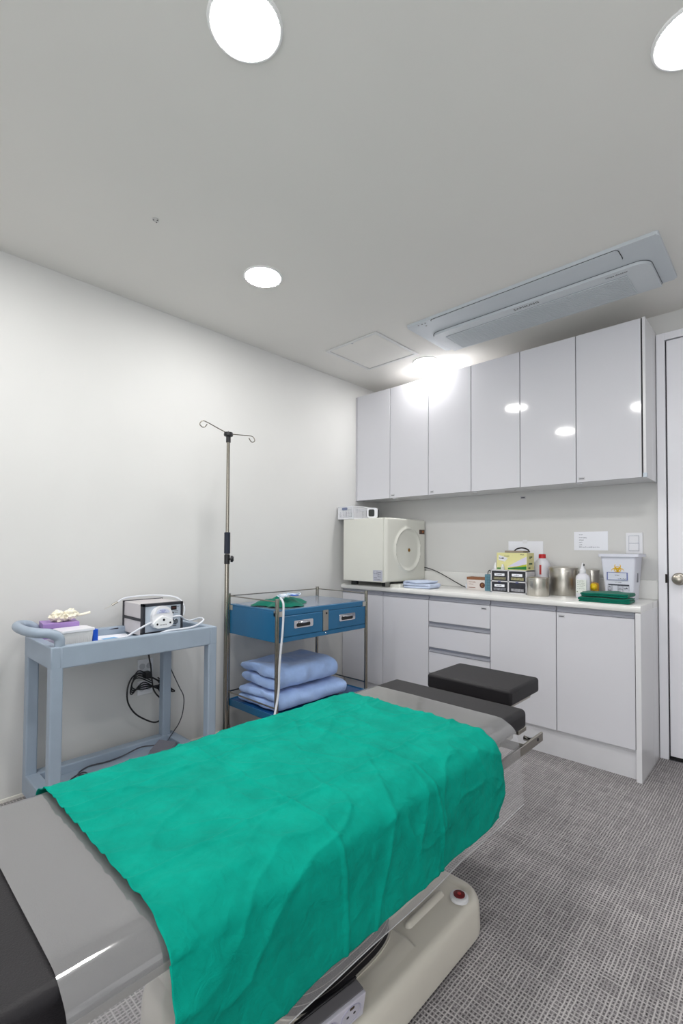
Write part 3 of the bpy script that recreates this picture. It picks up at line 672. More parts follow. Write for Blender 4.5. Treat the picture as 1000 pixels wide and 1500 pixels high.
# biohazard bin
t = thing('biohazard_bin', 'white tapered waste bin with yellow biohazard sign and printed label on the worktop', 'bin', (-.705, 3.06, CT))
binp = pm('bin_plastic', (222,224,236), .35, var=.01)
def frustum(bm, x0, x1, y0, y1, z0, X0, X1, Y0, Y1, z1, r=.012):
    a = [bm.verts.new((x, y, z0)) for x, y in rrect(x0, x1, y0, y1, r)]; b = [bm.verts.new((x, y, z1)) for x, y in rrect(X0, X1, Y0, Y1, r)]
    n = len(a); bm.faces.new(a[::-1]); bm.faces.new(b)
    for i in range(n): bm.faces.new((a[i], a[(i+1) % n], b[(i+1) % n], b[i]))
    return bm
by = 2.985
obj('bin_body', frustum(B(), -.775, -.640, by+.012, 3.135, CT+.0005, -.798, -.624, by, 3.15, CT+.243), binp, t)
obj('lid', prism(B(), rrect(-.808, -.607, by-.012, 3.16, .012), CT+.240, CT+.256, .004), binp, t)
bx('side_slot', pm('slot_grey', (120,122,130), .5), t, -.6335, -.6275, 3.05, 3.062, CT+.10, CT+.15)
fr = pm('sign_yellow', (232,184,30), .5)
def biohazard(cx, cz, s, par, y):
    bm = B(); M = Matrix(((1,0,0,0),(0,0,-1,y),(0,1,0,0),(0,0,0,1)))
    for k in range(3):
        a0 = PI/2+k*2*PI/3; c0 = (math.cos(a0)*s*.48, math.sin(a0)*s*.48); n = 16; pts = []
        for i in range(n+1):        # crescent open outward
            a = a0+.5+(2*PI-1.0)*i/n; pts.append((cx+c0[0]+math.cos(a)*s*.46, cz+c0[1]+math.sin(a)*s*.46))
        inn = []
        for i in range(n+1):
            a = a0+.42+(2*PI-.84)*i/n; inn.append((cx+c0[0]*1.22+math.cos(a)*s*.34, cz+c0[1]*1.22+math.sin(a)*s*.34))
        for i in range(n):
            q = [pts[i], pts[i+1], inn[i+1], inn[i]]; vs = [bm.verts.new(M @ Vector((x, z, .0008))) for x, z in q]; bm.faces.new(vs)
    n = 20
    for i in range(n):
        if i % 7 in (0,): continue
        a, b = 2*PI*i/n, 2*PI*(i+1)/n
        q = [(cx+math.cos(a)*s*.5, cz+math.sin(a)*s*.5), (cx+math.cos(b)*s*.5, cz+math.sin(b)*s*.5), (cx+math.cos(b)*s*.40, cz+math.sin(b)*s*.40), (cx+math.cos(a)*s*.40, cz+math.sin(a)*s*.40)]
        bm.faces.new([bm.verts.new(M @ Vector((x, z, .0012))) for x, z in q])
    return obj('biohazard_symbol', bm, fr, par)
biohazard(-.712, CT+.170, .036, t, by+.003)
pl = bx('name_plate', pm('plate_white', (214,218,232), .4), t, -.765, -.664, by+.0015, by+.012, CT+.112, CT+.154)
bm = B(); navy = pm('plate_blue', (90,104,170), .5)
for a in ((-.766,-.761,.112,.154),(-.668,-.663,.112,.154),(-.766,-.663,.152,.1545),(-.766,-.663,.1115,.1135)): box(bm, a[0], a[1], by+.0005, by+.002, CT+a[2], CT+a[3])
obj('plate_border', bm, navy, pl)
lines('plate_print', pl, (-.765, by+.0012, CT+.112), (1,0,0), (0,0,1), wiggly(.04,.024,.022,.005,5,2)+wiggly(.055,.005,.04,.004,8,4), ink, t=.0005)
sp = [(0,.045,.105,.003),(0,0,.001,.048),(.104,.012,.001,.034),(.02,.012,.001,.032),(.05,0,.001,.04),(.074,0,.001,.04),(0,.022,.02,.001),(.05,.02,.024,.001),(0,0,.074,.001),(.05,.039,.055,.001)]
sp += wiggly(.035,.056,.035,.006,8,1)+wiggly(.004,.028,.012,.008,3,2)+wiggly(.054,.025,.016,.006,3,3)+wiggly(.08,.022,.02,.01,4,4)+wiggly(.004,-.010,.04,.006,6,5)+wiggly(.055,-.010,.03,.004,5,6)+wiggly(.003,.010,.014,.008,4,6)+[(.004,.041,.1,.004)]
lines('label_print', t, (-.762, by+.0048, CT+.040), (1,0,0), (0,0.05,1), sp, pm('print_dark', (54,58,70), .6), t=.0006)
# green folded cloths in front
obj('green_cloth', folded(-.856, -.607, 2.775, 2.93, CT+.001, .024, 3, 'Y', 11, 30, .003, .02), green_d, ang=180, label='folded dark green cloth lying directly on the worktop corner, lower of two', cat='cloth', group='folded green cloths at the worktop end')
obj('green_cloth', folded(-.846, -.612, 2.785, 2.94, CT+.0290, .022, 2, 'Y', 17, 30, .003, .02), green_d, ang=180, label='folded dark green cloth on top of the other at the worktop corner', cat='cloth', group='folded green cloths at the worktop end')

# ================================================================ GREY UTILITY TROLLEY
gx0, gx1, gy0, gy1 = -2.525, -2.150, .605, 1.360
t = thing('utility_trolley', 'grey-blue plastic utility trolley with two trays against the left wall', 'trolley', ((gx0+gx1)/2, (gy0+gy1)/2, 0))
def tray(name, x0, x1, y0, y1, z0, zf, z1, w_, par):
    bm = B(); box(bm, x0+.004, x1-.004, y0+.004, y1-.004, z0+.01, zf)
    for a in ((x0,x1,y0,y0+w_),(x0,x1,y1-w_,y1),(x0,x0+w_,y0+w_-.004,y1-w_+.004),(x1-w_,x1,y0+w_-.004,y1-w_+.004)): box(bm, *a, z0, z1, .006, 2)
    return obj(name, bm, greyblue, par)
tray('top_tray', gx0, gx1, gy0, gy1, .655, .707, .745, .040, t)
tray('bottom_tray', gx0, gx1, gy0, gy1-.045, .045, .095, .135, .055, t)
for x, y in ((gx0+.024, gy0+.024), (gx1-.024, gy0+.024), (gx0+.024, gy1-.098), (gx1-.024, gy1-.024)):
    obj('leg', prism(B(), rrect(x-.0235, x+.0235, y-.0235, y+.0235, .007), .125, .660), greyblue, t)
    c = obj('caster', lathe(B(), [(.008,-.011),(.021,-.010),(.022,0),(.021,.010),(.008,.011)], (x, y, .022), 'Y', 18), rubber, t)
bm = tube(B(), [(gx1-.022,.640,.735),(gx1-.022,.640,.775),(gx1-.024,.610,.797),(gx1-.045,.572,.802),(gx1-.10,.552,.803),((gx0+gx1)/2,.545,.804),(gx0+.10,.552,.803),(gx0+.045,.572,.802),(gx0+.024,.610,.797),(gx0+.022,.640,.775),(gx0+.022,.640,.735)], .0195, 14, 5)
obj('push_handle', bm, greyblue, t)
FT = .707+.001
# purple glove box
t = thing('glove_box', 'purple and white glove box behind the white tub on the grey trolley', 'box', (-2.44, .72, FT))
M = Matrix.Translation((-2.452, .708, 0)) @ Matrix.Rotation(math.radians(-8), 4, 'Z')
obj('carton', box(B(), -.062, .062, -.058, .085, FT, FT+.098, .001, 1, M), pm('box_purple', (158,128,190), .5), t)
obj('side_print', box(B(), -.0625, .0625, -.0585, .03, FT+.004, FT+.032, M=M), pm('box_white', (216,208,226), .5), t)
obj('slot', box(B(), .020, .0628, -.050, -.020, FT+.055, FT+.077, M=M), pm('box_dark', (70,50,104), .5), t)
bm = B()
random.seed(4)
for k in range(7): lump(bm, (-2.435+random.uniform(-.015,.015), .735+random.uniform(-.03,.035), FT+.116+random.uniform(-.002,.016)), (.021,.026,.018), .8, 2.4, 4, k*3.1)
for k in range(11):
    a = random.uniform(0, 2*PI); p = Vector((-2.435, .735, FT+.120)); d_ = Vector((math.cos(a), math.sin(a), random.uniform(.0,.8)))
    tube(bm, [p+d_*.01, p+d_*.028+Vector((0,0,.008)), p+d_*.042+Vector((random.uniform(-.01,.01),0,0))], [.009,.0085,.008,.007,.007,.006,.006,.005,.004], 8, 4)
tube(bm, [(-2.43,.77,FT+.122),(-2.42,.80,FT+.123),(-2.41,.84,FT+.132)], .006, 8, 4)
obj('rubber_gloves', bm, pm('latex_cream', (246,240,220), .5, bump=.6, bscale=60), label='crumpled heap of cream rubber gloves on the purple box', cat='gloves')
# white tub
t = thing('white_tub', 'white ribbed plastic tub with lid at the handle end of the grey trolley', 'tub', (-2.35, .74, FT))
tp = pm('tub_plastic', (222,222,222), .35)
M = Matrix.Translation((-2.318, .742, 0)) @ Matrix.Rotation(math.radians(4), 4, 'Z')
bm = B(); frustum(bm, -.052, .042, -.058, .060, FT+.0005, -.056, .046, -.064, .066, FT+.070, .01); bmesh.ops.transform(bm, matrix=M, verts=bm.verts); obj('tub_body', bm, tp, t)
obj('lid', prism(B(), rrect(-.060, .050, -.069, .071, .012), FT+.070, FT+.079, .003, 2, M), pm('lid_white', (230,230,236), .3), t)
bm = B()
for k in range(26): box(bm, .040, .0462, -.054+k*.0043, -.052+k*.0043, FT+.010, FT+.066, M=M)
obj('ribs', bm, tp, t, kind='stuff')
t = thing('blue_clip_box', 'small bright blue plastic block beside the white tub', 'box', (-2.38, .85, FT))
bx('block', pm('bright_blue', (20,84,200), .4), t, -2.385, -2.33, .825, .848, FT, FT+.062, .003, 2)
t = thing('paper_sheets', 'loose white papers with blue print lying on the grey trolley beside the pump', 'paper', (-2.36, .93, FT))
M = Matrix.Translation((-2.385, .935, 0)) @ Matrix.Rotation(math.radians(-12), 4, 'Z')
obj('sheet', box(B(), -.10, .10, -.075, .075, FT+.0005, FT+.002, M=M), paper, t)
M2 = Matrix.Translation((-2.36, .915, 0)) @ Matrix.Rotation(math.radians(10), 4, 'Z')
obj('sheet', box(B(), -.07, .085, -.06, .07, FT+.0025, FT+.0045, M=M2), paper, t)
obj('blue_print', box(B(), -.03, .01, -.03, .035, FT+.0047, FT+.0052, M=M2), pm('print_blue', (120,176,222), .5), t)
obj('dark_cord', tube(B(), [(-2.50,.86,FT+.03),(-2.49,.93,FT+.028),(-2.485,1.0,FT+.03)], .003, 6, 4), black_p, t)

# pump device
px0, px1, py0, py1, pz0, pz1 = -2.505, -2.283, 1.030, 1.240, FT+.008, .872
t = thing('infusion_pump', 'grey boxed roller pump with black frame and round white pump head on the grey trolley', 'pump', (-2.39, 1.135, FT))
pg = pm('pump_grey', (200,196,198), .4); pd = pm('pump_black', (38,40,48), .45); pf_ = pm('pump_face', (190,200,212), .35, .2)
bx('case', pg, t, px0, px1-.012, py0+.004, py1-.004, pz0, pz1-.002, .003, 1)
bm = B()
for a in ((py0,py1,pz0,pz0+.018),(py0,py1,pz1-.014,pz1),(py0,py0+.014,pz0,pz1),(py1-.012,py1,pz0,pz1)): box(bm, px1-.020, px1+.004, *a, .0015, 1)
obj('bezel', bm, pd, t)
bm = B()
for a in ((py0,py1,pz0,pz0+.010),(py0,py1,pz1-.006,pz1+.001),(py0,py0+.01,pz0,pz1),(py1-.010,py1,pz0,pz1)): box(bm, px0-.006, px0+.008, *a)
obj('rear_bezel', bm, pd, t)
bx('side_band', pd, t, px0, px1-.01, py0+.0015, py0+.006, (pz0+pz1)/2-.008, (pz0+pz1)/2+.006)
fc = bx('front_panel', pf_, t, px1-.016, px1, py0+.012, py1-.010, pz0+.016, pz1-.012)
bx('display', black_s, fc, px1, px1+.0015, 1.176, 1.206, pz1-.040, pz1-.020)
text('888', .012, (px1+.0018, 1.191, pz1-.030), (0,1,0), (0,0,1), pm('seg_red', (90,30,30), .5), fc)
bx('key', black_p, fc, px1, px1+.002, 1.176, 1.190, pz1-.058, pz1-.050)
for z in (pz1-.048, pz1-.056): bx('indicator', black_p, fc, px1, px1+.001, 1.196, 1.199, z, z+.003); bx('print', rubber, fc, px1, px1+.0006, 1.202, 1.214, z, z+.002)
obj('dial', lathe(B(), [(.014,0),(.014,.010),(.011,.013),(.001,.013)], (px1, 1.196, pz1-.098), 'X', 24), pm('dial_grey', (120,126,134), .25, .8), fc)
bx('print', rubber, fc, px1, px1+.0006, 1.186, 1.206, pz1-.122, pz1-.119)
lines('print', fc, (px1, 1.208, pz1-.027), (0,1,0), (0,0,1), wiggly(0,0,.012,.003,3,2), ink, t=.0006)
# pump head: rounded bell and a three-lobed cover, facing +X
MX = Matrix(((0,0,1,0),(1,0,0,0),(0,1,0,0),(0,0,0,1)))
def facing_x(name, pts, x0, x1, mat, par, bev=.003): return obj(name, prism(B(), pts, x0, x1, bev, 2, MX), mat, par)
hc = (1.122, .802)
bell = [(hc[0]+math.cos(a)*.052, hc[1]+.012+math.sin(a)*.044) for a in (PI*k/18 for k in range(19))]+[(hc[0]-.052, hc[1]-.035), (hc[0]-.04, hc[1]-.048), (hc[0]+.04, hc[1]-.048), (hc[0]+.052, hc[1]-.035)]
hd = facing_x('pump_head', bell, px1, px1+.026, white_p, t, .006)
facing_x('head_label', [(hc[0]+math.cos(a)*.034, hc[1]+.022+math.sin(a)*.022) for a in (PI*k/12 for k in range(13))], px1+.026, px1+.0275, pm('label_lilac', (206,212,232), .5), hd, 0)
text('MEDICAL', .0075, (px1+.028, hc[0], hc[1]+.036), (0,1,0), (0,0,1), pm('print_navy', (50,60,150), .5), hd) if 0 else lines('head_print', hd, (px1+.0276, hc[0]-.02, hc[1]+.024), (0,1,0), (0,0,1), wiggly(.004,.010,.03,.004,7,1)+wiggly(.010,.005,.018,.003,5,2)+wiggly(0,0,.04,.003,9,3), pm('print_navy', (60,70,160), .5), t=.0005)
facing_x('pump_cover', [(hc[0]-.004, hc[1]+.010), (hc[0]+.012, hc[1]+.006), (hc[0]+.048, hc[1]-.014), (hc[0]+.052, hc[1]-.028), (hc[0]+.044, hc[1]-.045), (hc[0]+.02, hc[1]-.050), (hc[0]-.03, hc[1]-.052), (hc[0]-.048, hc[1]-.042), (hc[0]-.054, hc[1]-.026), (hc[0]-.046, hc[1]-.014), (hc[0]-.018, hc[1]+.006)], px1+.026, px1+.036, pm('cover_white', (236,238,240), .25), hd, .004)
for yy, zz, rr in ((hc[0], hc[1]-.010, .006), (hc[0]-.033, hc[1]-.029, .005), (hc[0]+.033, hc[1]-.026, .005)): obj('screw', lathe(B(), [(rr,0),(rr,.001)], (px1+.0362, yy, zz), 'X', 14), black_p, hd)
lines('head_scale', hd, (px1+.0362, hc[0]-.02, hc[1]-.036), (0,1,0), (0,0,1), [(.006*i, 0, .003, .005) for i in range(6)], rubber, t=.0004)
tubem = pm('silicone_tube', (214,218,226), .3)
obj('silicone_tube', tube(B(), [(px1+.012,1.075,.785),(px1+.02,1.02,.765),(-2.24,.955,.742),(-2.22,.90,FT+.008+.004),(-2.235,.94,FT+.006),(-2.225,1.02,FT+.006),(-2.185,1.10,.7465),(-2.172,1.18,.7505),(-2.178,1.25,.755),(-2.20,1.31,.775),(-2.27,1.33,.778),(-2.33,1.31,.76),(-2.30,1.26,.775),(-2.262,1.215,.80),(px1+.018,1.172,.80)], .0048, 8, 6), tubem, label='white silicone tube looping over the trolley edge around the pump', cat='tube')
obj('silicone_tube', tube(B(), [(px1+.0,1.245,.80),(-2.29,1.252,.84),(-2.33,1.235,.885),(-2.40,1.17,.898),(-2.46,1.09,.895),(-2.50,1.035,.885),(-2.50,1.0,.868)], .004, 8, 6), tubem, label='thin white tube curving over the top of the pump to a metal tip', cat='tube')
t = thing('probe_tip', 'thin metal probe tip pointing left from the end of the thin tube over the pump', 'probe', (-2.5, .98, .85))
obj('probe_body', tube(B(), [(-2.50,1.0,.868),(-2.498,.972,.855)], .005, 8), steel_d, t)
obj('needle', tube(B(), [(-2.498,.972,.855),(-2.495,.935,.838)], .0016, 6), steel, t)

# cables behind the trolley, pedal on the lower tray
t = thing('pump_cable', 'black power cable of the pump bundled and hanging below the trolley top at the socket', 'cable', (-2.54, 1.2, .2))
obj('cable', tube(B(), [(-2.55,1.215,.66),(-2.55,1.19,.58),(-2.545,1.20,.50),(-2.54,1.205,.43),(-2.535,1.215,.37),(-2.53,1.25,.325),(-2.53,1.275,.345),(-2.53,1.265,.385),(-2.535,1.235,.42),(-2.54,1.19,.45),(-2.545,1.14,.475),(-2.545,1.10,.46),(-2.54,1.075,.41),(-2.535,1.075,.34),(-2.53,1.11,.275),(-2.53,1.17,.225),(-2.53,1.225,.198),(-2.53,1.27,.215),(-2.53,1.287,.265),(-2.53,1.265,.33),(-2.535,1.225,.395)], .0042, 8, 5), black_p, t)
bm = B()
for k in range(4):
    dz = k*.011; dx = -.005*k
    tube(bm, [(-2.535+dx,1.20,.415+dz),(-2.53+dx,1.13,.455+dz),(-2.53+dx,1.095,.44-dz),(-2.53+dx,1.10,.405-dz),(-2.53+dx,1.16,.39+dz),(-2.53+dx,1.23,.395-dz*.5),(-2.525+dx,1.29+.008*k,.375-dz),(-2.525+dx,1.33-.006*k,.345+dz*.5),(-2.525+dx,1.30,.352+dz),(-2.53+dx,1.24,.40+dz)], .0034, 8, 5)
obj('coiled_bundle', bm, black_p, t)
obj('plug', box(B(), -2.575, -2.53, 1.165, 1.20, .44, .475, .006, 2), black_p, t)
cc = pm('pedal_cord', (70,70,76), .5)
t = thing('foot_pedal', 'grey foot pedal with its cord lying on the lower tray of the grey trolley', 'pedal', (-2.36, 1.17, .096))
M = Matrix.Translation((-2.345, 1.178, 0)) @ Matrix.Rotation(math.radians(-62), 4, 'Z')
bm = B(); a = [(-.045, -.06), (.045, -.06), (.045, .06), (-.045, .06)]
lo = [bm.verts.new(M @ Vector((x, y, .0965))) for x, y in a]; hi = [bm.verts.new(M @ Vector((x*.8, y*.85, .150 if x < 0 else .125))) for x, y in a]
bm.faces.new(lo[::-1]); bm.faces.new(hi)
for i in range(4): bm.faces.new((lo[i], lo[(i+1) % 4], hi[(i+1) % 4], hi[i]))
obj('pedal_body', bm, pm('pedal_grey', (112,112,122), .5), t)
obj('cord', tube(B(), [(-2.40,1.16,.13),(-2.44,1.10,.125),(-2.45,1.02,.105),(-2.45,.94,.100),(-2.46,.86,.100),(-2.41,.80,.100),(-2.36,.85,.100),(-2.32,.89,.100),(-2.34,.84,.100),(-2.40,.82,.106),(-2.38,.76,.1),(-2.32,.74,.100),(-2.27,.78,.100)], .0034, 6, 6), cc, t)
obj('cord', tube(B(), [(-2.30,1.15,.11),(-2.27,1.09,.100),(-2.24,1.05,.100)], .0034, 6, 6), cc, t)
obj('cord', tube(B(), [(-2.53,1.27,.70),(-2.535,1.285,.62),(-2.535,1.30,.50),(-2.53,1.355,.37),(-2.525,1.385,.30),(-2.515,1.375,.22),(-2.50,1.345,.17),(-2.46,1.29,.145),(-2.42,1.24,.125),(-2.37,1.22,.125)], .003, 6, 6), cc, t)

# ================================================================ IV STAND
ix, iy = -2.30, 1.512
t = thing('iv_stand', 'tall stainless steel IV pole with hooks standing between the two carts', 'stand', (ix, iy, 0))
obj('pole', tube(B(), [(ix,iy,.075),(ix,iy,1.10)], .0125, 16), steel_p, t)
obj('pole', tube(B(), [(ix,iy,1.10),(ix,iy,1.765)], .0095, 16), steel_p, t, label='thinner upper pole section')
gr = obj('grip', lathe(B(), [(.012,0),(.0165,.003),(.0165,.118),(.012,.121)], (ix, iy, 1.112), n=20), pm('grip_navy', (14,24,44), .55), t)
cl = obj('clamp', lathe(B(), [(.0155,0),(.0155,.050),(.012,.054)], (ix, iy, 1.056), n=20), black_p, t)
obj('clamp_knob', lathe(B(), [(.006,.010),(.006,.018),(.018,.020),(.018,.030),(.012,.036)], (ix, iy, 1.084), 'X', 16, M=Matrix.Rotation(math.radians(50), 4, 'Z')), black_p, cl)
hb = obj('hook_hub', lathe(B(), [(.013,-.036),(.013,-.004),(.024,0),(.026,.008),(.024,.020),(.008,.024)], (ix, iy, 1.772), n=20), black_p, t)
for ang, up, L_ in ((92, .10, .155), (-92, .30, .145), (147, .42, .085)):
    a = math.radians(ang); dv = Vector((math.cos(a), math.sin(a), 0)); p = Vector((ix, iy, 1.785)); 
    z = lambda s: Vector((0, 0, up*s))
    tip = p+dv*L_+z(L_); pts = [p+dv*.02+z(.02), p+dv*L_*.5+z(L_*.5), tip, tip+dv*.022+Vector((0,0,-.006)), tip+dv*.03+Vector((0,0,-.022)), tip+dv*.016+Vector((0,0,-.034)), tip+Vector((0,0,-.030)), tip-dv*.012+Vector((0,0,-.014))]
    obj('hook', tube(B(), pts, .0028, 8, 5), steel_p, t)
obj('base_hub', lathe(B(), [(.022,.055),(.03,.062),(.03,.09),(.016,.105)], (ix, iy, 0), n=20), black_p, t)
for k in range(5):
    a = math.radians(k*72+9); dv = Vector((math.cos(a), math.sin(a), 0)); p = Vector((ix, iy, .075)); e = p+dv*.21+Vector((0,0,-.02))
    lg = obj('base_leg', tube(B(), [p+dv*.02, p+dv*.12, e], [.013,.012,.011], 8), steel_d, t)
    obj('caster', lathe(B(), [(.006,-.014),(.022,-.012),(.0235,0),(.022,.012),(.006,.014)], (e.x, e.y, .0238), 'X', 16, M=Matrix.Rotation(a+PI/2, 4, 'Z')), black_p, lg)
    obj('caster_fork', box(B(), -.008, .008, -.016, .016, 0, .02, .002, 1, Matrix.Translation((e.x, e.y, .036)) @ Matrix.Rotation(a+PI/2, 4, 'Z')), black_p, lg)

# ================================================================ BLUE INSTRUMENT CART
cx0, cx1, cy0, cy1 = -2.520, -2.045, 1.665, 2.410
t = thing('instrument_cart', 'blue two-drawer instrument cart with steel posts and rails at the left wall', 'cart', ((cx0+cx1)/2, (cy0+cy1)/2, 0))
PP = ((cx0+.012, cy0), (cx1, cy0), (cx0+.012, cy1), (cx1, cy1))
for x, y in PP:
    p = obj('post', tube(B(), [(x,y,.075),(x,y,.868)], .0115, 16), steel_p, t)
    obj('caster', lathe(B(), [(.006,-.012),(.026,-.011),(.028,0),(.026,.011),(.006,.012)], (x, y, .0285), 'X', 18), rubber, p)
    bx('caster_fork', steel_d, p, x-.012, x+.012, y-.014, y+.014, .045, .078, .002, 1)
bx('top_box', blue_m, t, cx0+.012, cx1-.004, cy0+.004, cy1-.004, .627, .792, .003, 2)
bm = B(); box(bm, cx0+.008, cx1+.001, cy0+.008, cy1-.008, .772, .803, .004, 2); obj('top_tray', bm, blue_m, t)
obj('top_sheet', prism(B(), rrect(cx0+.03, cx1-.016, cy0+.03, cy1-.03, .02), .8032, .8045), pm('tray_sheet', (158,170,192), .22, .7, var=.04), t)
bx('bottom_lip', blue_m, t, cx1-.006, cx1+.002, cy0+.015, cy1-.013, .627, .652, .002, 1)
for y0, y1 in ((cy0+.016, 2.010), (2.060, cy1-.014)):
    dd = bx('drawer', blue_m, t, cx1-.006, cx1+.003, y0, y1, .656, .769, .002, 1)
    m_ = (y0+y1)/2-.005+(.015 if y0 < 2 else 0)
    hp = obj('handle_plate', prism(B(), rrect(m_-.073, m_+.073, .696, .739, .006), cx1+.003, cx1+.0065, .0015, 1, MX), chrome, dd)
    bm = B(); lathe(bm, [(.050,-.016),(.052,0),(.050,.003)], (0,0,0), 'Z', 28)
    obj('cup_recess', prism(B(), rrect(m_-.055, m_+.050, .702, .724, .010), cx1+.0065, cx1+.0075, 0, 1, MX), black_p, dd)
    bm = B()
    def cup(u, v, m_=m_):
        a = PI*v; y = m_-.052+.10*u; s = math.sin(PI*u)**.5
        return Vector((cx1+.007+.012*math.sin(a)*s, y, .726-.008*s*math.cos(a)+.0))
    grid(bm, 17, 8, cup); obj('finger_cup', bm, chrome, dd)
bx('centre_plate', steel_d, t, cx1-.002, cx1+.005, 2.012, 2.057, .654, .777, .0015, 1)
obj('lock', lathe(B(), [(.006,0),(.006,.003)], (cx1+.005, 2.038, .758), 'X', 12), black_p, t)
obj('rivet', lathe(B(), [(.004,0),(.003,.002)], (cx1+.002, 2.038, .640), 'X', 10), chrome, t)
for x, y in ((cx1, cy0), (cx1, cy1)):
    s = 1 if y == cy0 else -1
    bx('corner_bracket', steel, t, cx1-.03, cx1+.006, y+s*.010-.0, y+s*.012 if s > 0 else y-.010, .768, .800) if 0 else None
    bm = B(); ya, yb = sorted((y-s*.002, y+s*.038)); box(bm, cx1+.0015, cx1+.0045, ya, yb, .770, .800); ya, yb = sorted((y-s*.002, y+s*.002)); box(bm, cx1-.035, cx1+.0045, ya+s*.006, yb+s*.006, .770, .800)
    obj('corner_bracket', bm, steel, t)
bx('corner_bracket', steel, t, cx0+.010, cx0+.05, cy0+.001, cy0+.004, .770, .800)
for (x0, y0), (x1, y1) in ((PP[0], PP[2]), (PP[0], PP[1]), (PP[2], PP[3])):
    obj('guard_rail', tube(B(), [(x0,y0,.853),(x1,y1,.853)], .0035, 10), steel_p, t)
    obj('guard_rail', tube(B(), [(x0,y0,.275),(x1,y1,.275)], .0045, 10), steel_p, t)
sh = obj('shelf', prism(B(), rrect(cx0+.008, cx1+.002, cy0+.008, cy1-.008, .006), .192, .226), blue_t, t)
bm = B()
for a in ((cx0+.008,cx1+.002,cy0+.006,cy0+.014),(cx0+.008,cx1+.002,cy1-.014,cy1-.006),(cx1-.006,cx1+.003,cy0+.008,cy1-.008),(cx0+.008,cx0+.014,cy0+.008,cy1-.008)): box(bm, *a, .190, .231, .002, 1)
obj('shelf_lip', bm, blue_m, t)
# towels on the shelf
soften(obj('bath_towel', folded(-2.47, -2.075, 1.70, 2.25, .2315, .100, 2, 'Y', 21, 34, .0075, .02), towel_m, ang=180, label='light blue folded towel, lower of the two on the blue cart shelf', cat='towel', group='blue towels on the cart shelf'))
soften(obj('bath_towel', folded(-2.49, -2.095, 1.73, 2.19, .338, .128, 2, 'Y', 33, 34, .0080, .02), towel_m, ang=180, label='light blue folded towel, upper of the two on the blue cart shelf', cat='towel', group='blue towels on the cart shelf'))
# green cloth and tubing on the cart top
def rag(u, v):
    a = 2*PI*u; r = v
    rr = 1+.16*math.cos(3*a+.6)+.1*math.sin(5*a)
    x = -2.235+math.cos(a)*.125*rr*r; y = 1.86+math.sin(a)*.165*rr*r
    z = .8055+.040*(1-r**2.2)+(.016*noise.noise(Vector((x*22, y*22, 1)))+.010*noise.noise(Vector((x*50, y*45, 3))))*(1-r*.6)+.004
    return Vector((x, y, max(z, .8052)))
bm = B(); grid(bm, 48, 14, rag, True); obj('green_wrap', bm, green_d, ang=180, label='small crumpled green cloth on top of the blue cart', cat='cloth')
t = thing('suction_tube', 'white medical tube hanging from the blue cart top down past its front post', 'tube', (-2.05, 1.70, .8))
obj('tube', tube(B(), [(-2.13,1.78,.862),(-2.09,1.725,.866),(-2.045,1.70,.858),(-2.022,1.69,.83),(-2.02,1.685,.714),(-2.02,1.673,.60),(-2.02,1.663,.50),(-2.02,1.66,.388),(-2.01,1.635,.30),(-1.99,1.60,.24),(-1.95,1.54,.17),(-1.90,1.50,.10),(-1.80,1.48,.01)], .0062, 8, 6), tubem, t)
bm = B()
for k in range(6):
    c = Vector((-2.17+.02*math.cos(k), 1.79+.022*k, .868+.004*(k % 2)))
    tube(bm, [c+Vector((math.cos(a)*.028, math.sin(a)*.03, .004*math.sin(2*a+k))) for a in (2*PI*i/10+k for i in range(10))], .003, 6, 3)
obj('coiled_line', bm, pm('clear_line', (206,222,240), .15), t)
bx('connector', pm('connector_white', (236,238,244), .3), t, -2.19, -2.14, 1.80, 1.83, .862, .876, .004, 2)
bx('blue_mark', pm('mark_blue', (40,96,190), .4), t, -2.17, -2.12, 1.85, 1.89, .866, .872, .002, 1)

# ================================================================ OPERATING TABLE
TX0, TX1, TZ = -1.188, -.650, .620
t = thing('operating_table', 'dark padded operating table on a cream base with pleated column cover', 'operating table', (-.92, .9, 0))
# base housing
def base_pt(u, v):
    """u around the outline, v up and in"""
    i = u*len(bo); k = int(i) % len(bo); f = i-int(i); a, b = bo[k], bo[(k+1) % len(bo)]
    x = a[0]+(b[0]-a[0])*f; y = a[1]+(b[1]-a[1])*f
    return x, y
bo = rrect(-1.155, -.676, .505, 1.372, .075, 8)
prof = [(0.012,.012),(.010,.022),(0.002,.026),(0,.04),(.002,.095),(.004,.110),(.009,.121),(.016,.127),(.024,.1295),(.030,.1295),(.040,.1315),(.075,.134),(.12,.135)]
bcx, bcy = -.9155, .9385
bm = B(); rings = []
for ins, z in prof:
    rings.append([bm.verts.new((x, y, z)) for x, y in rrect(-1.155+ins, -.676-ins, .505+ins, 1.372-ins, max(.075-ins*.7, .01), 8)])
n = len(rings[0])
for a, b in zip(rings, rings[1:]):
    for k in range(n): bm.faces.new((a[k], a[(k+1) % n], b[(k+1) % n], b[k]))
bm.faces.new(rings[0][::-1]); bm.faces.new(rings[-1])
bs = obj('base', bm, cream, t, ang=50)
